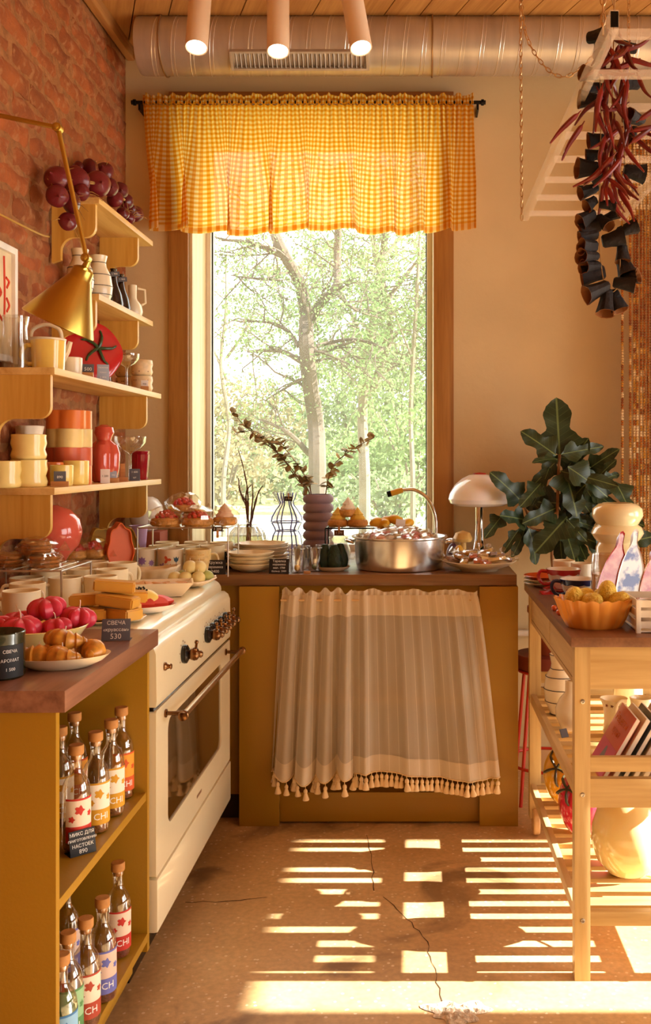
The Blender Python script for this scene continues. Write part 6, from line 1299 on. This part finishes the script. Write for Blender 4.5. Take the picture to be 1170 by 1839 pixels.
# orange fluted dish with yellow candles
od = Vector((.475,2.60,zt)); t = thing('fluted_dish', 'orange fluted oval dish holding yellow corn candles', 'dish', od)
b = MB().lathe([(.70,0),(.74,.004),(.86,.03),(.97,.062),(1.0,.072),(.965,.072),(.92,.06),(.80,.025),(.68,.010),(0,.010)], 96, None, lambda a,z,r: 1+.07*abs(math.cos(9*a))*(z/.07+.35)); b.v = [(x*.099,y*.078,z+.007*abs(math.cos(9*math.atan2(y,x)))*(1 if z > .05 else 0)) for x,y,z in b.v]; b.build('body', M('amber_glaze', (230,154,62), .3, var=.06, coat=.3), t)
m_corn = M('corn_wax', (242,200,78), .6, var=.2, scale=60, bump=.9, bscale=140, sss=.1)
def cob(): 
    def fn(p): return 1+.035*math.sin(16*math.atan2(p.y,p.x))*math.sin(22*p.z)*(1-p.z*p.z)
    return MB().ball((0,0,0), (.025,.025,.034), 34, 22, None, fn).mesh('corn_candle', m_corn)
cbm = cob()
for dx, dy, dz, rx, rz, lab in ((-.055,-.005,.058,.5,.3,'yellow corn candle standing at the left of the orange dish'), (-.012,-.025,.050,1.2,.8,'yellow corn candle at the front middle of the dish'), (-.022,.03,.055,1.3,2.0,'yellow corn candle at the back left of the dish'), (.022,.03,.052,.9,.1,'yellow corn candle at the back middle of the dish'), (.035,.0,.072,.25,0,'yellow corn candle standing upright on the right'), (.06,-.02,.050,1.0,1.2,'yellow corn candle at the right end of the dish')): obj_thing(cbm, 'corn_candle', lab, 'candle', od+Vector((dx,dy,dz+.018)), (rx,0,rz), 1.0)
# white slatted crate
t = thing('white_crate', 'small white slatted crate at the right trolley corner', 'crate', (.655,2.585,zt)); m_wp = M('white_plastic', (234,222,200), .4, var=.03); w, d, hh = .085, .085, .085
MB().bev((-w,-d,.002),(w,d,.006),.001).build('floor_board', m_wp, t)
for sx_ in (-1,1):
    for sy_ in (-1,1): MB().bev((sx_*w-.006,sy_*d-.006,0),(sx_*w+.006,sy_*d+.006,hh),.001).build('post', m_wp, t)
for z0_ in (.012,.04,.066):
    for s in (-1,1): MB().bev((-w+.006,s*d-.002,z0_),(w-.006,s*d+.002,z0_+.018),.001).build('slat', m_wp, t); MB().bev((s*w-.002,-d+.006,z0_),(s*w+.002,d-.006,z0_+.018),.001).build('slat', m_wp, t)
for k, (dx, dy) in enumerate(((-.04,-.02),(.02,.03),(.03,-.04),(-.03,.04))): mug((.655+dx,2.585+dy,zt+.007), 'small white cup inside the slatted crate', .026, .06, MATS['white_glaze'], 1, 'cups in the crate', .9, False, 'cup', 'small_cup')
# scalloped cups, plates, mugs
m_wg = MATS['white_glaze']; m_rd = M('red_glaze', (178,28,30), .25, coat=.4); m_nv = M('navy_glaze', (38,44,92), .25, coat=.4)
def scup(loc, label, mat, s, hang):
    t = vessel('scalloped_cup', label, 'cup', loc, [(.026*s,0),(.03*s,.004),(.046*s,.028*s),(.055*s,.062*s)], m_wg, 40, .003)
    MB().grid(64, 2, lambda u, v: ((.0556-.0035*(1-v)-.0)*s*math.cos(2*PI*u)*1.004, (.0556-.0035*(1-v))*s*math.sin(2*PI*u)*1.004, (.0625-(.014+.004*abs(math.sin(9*PI*u)))*(1-v))*s)).build('scalloped_rim', mat, t)
    c, sn = math.cos(hang), math.sin(hang); MB().tube(catmull([(.05*s*c,.05*s*sn,.054*s),(.075*s*c,.075*s*sn,.056*s),(.082*s*c,.082*s*sn,.036*s),(.066*s*c,.066*s*sn,.016*s),(.040*s*c,.040*s*sn,.016*s)], 6), .0055*s, 8).build('handle', mat, t)
    for k in range(5): decal(t, .0465*s, -2.5+k*.5, .031*s, [(0,-.004),(.004,.001),(.002,.003),(0,.0015),(-.002,.003),(-.004,.001)], m_rd, 'painted_heart')
    return t
scup((.515,3.10,zt), 'white cup with navy scalloped rim and red hearts', m_nv, 1.05, PI+.15); scup((.495,3.27,zt+.012), 'white cup with red scalloped rim and red handle', m_rd, 1.05, PI+.1)
vessel('saucer', 'red saucer under the red-rimmed cup', 'saucer', (.495,3.27,zt), [(.04,0),(.045,.003),(.07,.011)], m_rd, 36)
m_orp = M('orange_plate', (220,96,34), .25, var=.08, coat=.4)
for k, mm in enumerate((m_cream, m_cream, m_orp)): vessel('side_plate', ('orange plate on top of the plate stack by the red cup', 'cream plate in the middle of the plate stack by the red cup', 'cream plate at the bottom of the plate stack by the red cup')[2-k], 'plate', (.455,3.42,zt+k*.009), [(.04,0),(.046,.003),(.078,.014+.003*k)], mm, 40)
mug((.525,3.46,zt), 'cream mug with brown letters at the far trolley end', .040, .085, m_cream, 0, None, .97, False); mug((.575,3.37,zt), 'cream mug beside the orange carafe', .040, .085, m_cream, 0, None, .97, True)
for px, py in ((996,1094),(1005,1102)): obj_thing(MB().ball((0,0,.0085), .0088, 14, 10).mesh('orange_bead', m_orp), 'orange_bead', 'small glossy orange ball on the trolley edge', 'ball', on(px, py+3, zt), (0,0,0), 1, 'orange balls on the trolley edge')
card((.462,2.93,zt), .045, .03, .9, m_bluecard, [], 'blue card lying before the navy cup', tilt=-1.2); card((.44,3.20,zt), .05, .03, .4, m_rd, [], 'red card lying under the red cup', tilt=-1.25)
# tall opal jar and carafe
m_opal = M('opal_cream', (246,228,176), .12, var=.04, coat=.6, sss=.2)
vessel('ringed_jar', 'large glossy cream jar with two swelling rings', 'vase', (.655,3.17,zt), [(.06,0),(.07,.005),(.07,.16),(.062,.175),(.075,.188),(.085,.205),(.078,.224),(.066,.233),(.072,.242),(.083,.262),(.080,.285),(.062,.300),(.05,.302)], m_opal, 48)
t = vessel('glass_carafe', 'clear straight glass carafe with orange reflections put in as a core', 'carafe', (.585,2.985,zt), [(.050,0),(.053,.004),(.048,.12),(.046,.155)], m_glass, 36, .002); MB().lathe([(0,.004),(.048,.004),(.0455,.095),(0,.096)], 32).build('reflection_core', M('reflection_orange', (240,160,48), .2, var=.05), t)  # solid orange core stands in for orange reflections in the glass
# aubergine shaped dishes standing in plate racks
def egg_dish(loc, label, mat, mat2, rot, s):
    t = thing('aubergine_dish', label, 'dish', loc); pts = [(0,0),(.022,.002),(.034,.018),(.039,.045),(.036,.08),(.029,.112),(.019,.138),(.010,.154),(.0065,.165),(.0065,.19),(.0,.195)]
    P = [(x,z) for x,z in pts]+[(-x,z) for x,z in reversed(pts[1:-1])]; n = len(P); b = MB()
    v = [(x*s,-.006,z*s) for x,z in P]+[(x*s*.88,-.004,(z*.94+.006)*s) for x,z in P]+[(x*s*.7,.012,(z*.86+.015)*s) for x,z in P]
    f = []
    for i in range(n): j = (i+1) % n; f += [(i,j,n+j,n+i),(i,2*n+i,2*n+j,j)]
    f.append(tuple(2*n+i for i in range(n))); o = b.add(v, f).build('dish', mat, t, rot=rot, angle=45)
    MB().add([v[n+i] for i in range(n)], [tuple(range(n))]).build('glazed_face', mat2, o); return t
egg_dish((.555,2.84,zt+.002), 'red aubergine-shaped dish leaning to the right', m_rd, M2('pink_glaze', (190,52,44), (226,150,120), .2, 26, .4, .62, .4), (-.15,.30,.3), 1.25); egg_dish((.62,2.86,zt+.002), 'blue and white aubergine-shaped dish beside the red one', m_wg, M2('blue_white_glaze', (52,44,130), (236,226,214), .2, 17, .46, .54, .4), (-.15,.20,.3), 1.25); egg_dish((.685,2.88,zt+.002), 'rose aubergine-shaped dish at the right picture edge', MATS['pink_glaze'], MATS['pink_glaze'], (-.15,.2,.3), .95)
t = thing('plate_rack', 'low pale wooden plate rack with pegs holding the dishes', 'plate rack', (.62,2.815,zt)); MB().bev((-.10,-.012,0),(.10,.012,.010),.002).build('base', m_woodb, t)
for k in range(6): MB().cyl((-.09+.036*k,0,.009),(-.09+.036*k,0,.055),.0032,8).build('peg', m_woodb, t)
# middle shelf
zm = .486
P = [(.030,0),(.034,.004),(.050,.045),(.054,.085),(.048,.125),(.032,.150),(.030,.165),(.036,.195)]
t = vessel('ringed_vase', 'ivory vase with thin dark rings on the middle trolley shelf', 'vase', (.470,3.17,zm), P, m_ivory, 36)
for i in (1,2,3,4,5,7): ringline(t, P[i][0]+.0006, P[i][1], .0013)
vessel('bulb_vase', 'plain cream bulb vase before the ringed vase', 'vase', (.475,2.99,zm), [(.025,0),(.03,.004),(.046,.04),(.048,.065),(.035,.095),(.018,.115),(.017,.15)], m_ivory, 32)
t = vessel('frilled_jug', 'small cream jug with brown flower rim behind the books', 'jug', (.60,2.95,zm), [(.032,0),(.035,.004),(.03,.04),(.032,.08),(.042,.105)], m_ivory, 36, .003, lambda a,z,r: 1+.06*math.sin(3*a)*(z/.1)); handle(t, .034, .03, .09, .02, -1.2, m_ivory, .005)
for k in range(6): decal(t, .0375, -2.4+k*.45, .09, flower(.004,5,.4), spk)
t = vessel('handled_jug', 'cream round jug with loop handle on the middle shelf', 'jug', (.67,2.90,zm), [(.03,0),(.036,.004),(.05,.05),(.04,.085),(.03,.10),(.034,.12)], m_ivory, 32); handle(t, .045, .04, .11, .03, PI, m_ivory, .005)
vessel('tall_vase', 'tall ivory cylinder vase at the back of the middle shelf', 'vase', (.70,3.22,zm), [(.045,0),(.048,.004),(.048,.16),(.05,.165)], m_ivory, 32); t = vessel('cup_vase', 'flared cream cup with brown flowers behind the books', 'cup', (.745,2.80,zm), [(.022,0),(.026,.004),(.03,.04),(.045,.09)], m_ivory, 32)
for k in range(5): decal(t, .041, -2.6+k*.45, .078, flower(.005,5,.4), spk)
bcs = [((206,90,70),'coral'),((224,206,186),'cream'),((80,84,92),'charcoal'),((206,180,150),'tan'),((230,216,200),'ivory'),((196,160,140),'dusty pink'),((150,120,100),'brown')]
for i, (c, nm) in enumerate(bcs):
    t = thing('zine', 'leaning %s booklet, %s of the row on the middle shelf' % (nm, ('nearest', 'second', 'third', 'fourth', 'fifth', 'sixth', 'last')[i]), 'booklet', (.475+i*.026, 2.60, zm), 0, 'leaning booklets')
    mm = M('cover_%s' % nm.replace(' ','_'), c, .35, var=.08, coat=.2); cov = MB().bev((0,-.085,0),(.012,.085,.185),.001).build('cover', mm, t, rot=(0,.53,0)); MB().box((.0014,-.0855,.001),(.0106,.0845,.1855)).build('pages', M('paper_edge', (232,220,204), .8), cov, smooth=False)
    if i == 0:
        MB().box((-.0006,-.08,.006),(0,.08,.085)).build('cover_art', M('cover_magenta', (206,84,120), .4), cov, smooth=False); MB().add([(-.001,-.03,.02),(-.001,.0,.075),(-.001,.012,.072),(-.001,.03,.02)], [(0,1,2,3)]).build('cover_art', M('cover_grey', (130,130,140), .4), cov, smooth=False)
        text('Рецепты', .032, m_orp, cov, (-.0012,0,.150), (PI/2,0,-PI/2)); text('кухня', .028, m_orp, cov, (-.0012,0,.118), (PI/2,0,-PI/2))
t = thing('shelf_tag', 'small dark tag hanging before the ringed vase', 'tag', (.445,2.905,zm)); MB().bev((-.013,-.001,0),(.013,.001,.026),.0005).build('card', m_slate, t, rot=(-.5,0,.5))
# lower shelf: glass fruits
zl = .171
def gourd(loc, label, r, h, mat, lob, name):
    t = thing(name, label, 'glass fruit', loc); MB().ball((0,0,h/2), (r,r,h/2), 48, 22, None, lambda p: 1-lob*(1-abs(math.cos(2.5*math.atan2(p.y,p.x))))*(1-p.z*p.z)).build('body', mat, t)
    return t
m_yg = M('yellow_glass', (236,176,44), .10, var=.08, coat=.6, sss=.3); m_pg = M('pink_glass', (214,44,70), .12, var=.1, coat=.6, sss=.2); m_cg = M('cream_opal', (246,222,160), .10, var=.04, coat=.7, sss=.35); m_leaf_d = M('leaf_dark', (62,52,22), .5, var=.3)
def calyx(t, c, r, d):
    for k in range(5): a = 2*PI*k/5; q = Vector((math.cos(a),math.sin(a),0)); MB().tube(catmull([(0,0,.006),q*r*.4+Vector((0,0,.008)),q*r*.8+Vector((0,0,-.006)),q*r*1.1+Vector((.01,0,-.035))], 4), [.004]*4+[.005]*4+[.0035]*4+[.001], 6).build('calyx_leaf', m_leaf_d, t, loc=c, rot=d)
t = gourd((.515,3.20,zl), 'large yellow glass tomato with dark stem on the bottom shelf', .10, .215, m_yg, .05, 'yellow_glass_tomato'); calyx(t, (-.062,-.068,.15), .06, (.9,-.9,0))
t = gourd((.505,2.965,zl), 'pink glass pepper with dark stem on the bottom shelf', .075, .20, m_pg, .08, 'pink_glass_pepper'); calyx(t, (-.050,-.045,.155), .05, (.8,-.9,0))
gl = thing('globe_lamp', 'big cream glass globe lamp lying on the bottom shelf', 'lamp', (.585,2.70,zl)); MB().lathe([(.03,0),(.055,.006),(.085,.04),(.099,.085),(.097,.13),(.082,.175),(.06,.205),(.045,.215),(.0,.218)], 48).build('globe', m_cg, gl); MB().tube(catmull([(.09,-.02,.02),(.10,-.06,.004),(.13,-.10,.004),(.18,-.11,.02)], 6), .003, 6).build('cord', M('cord_brown', (110,60,44), .5), gl)
flush_texts()
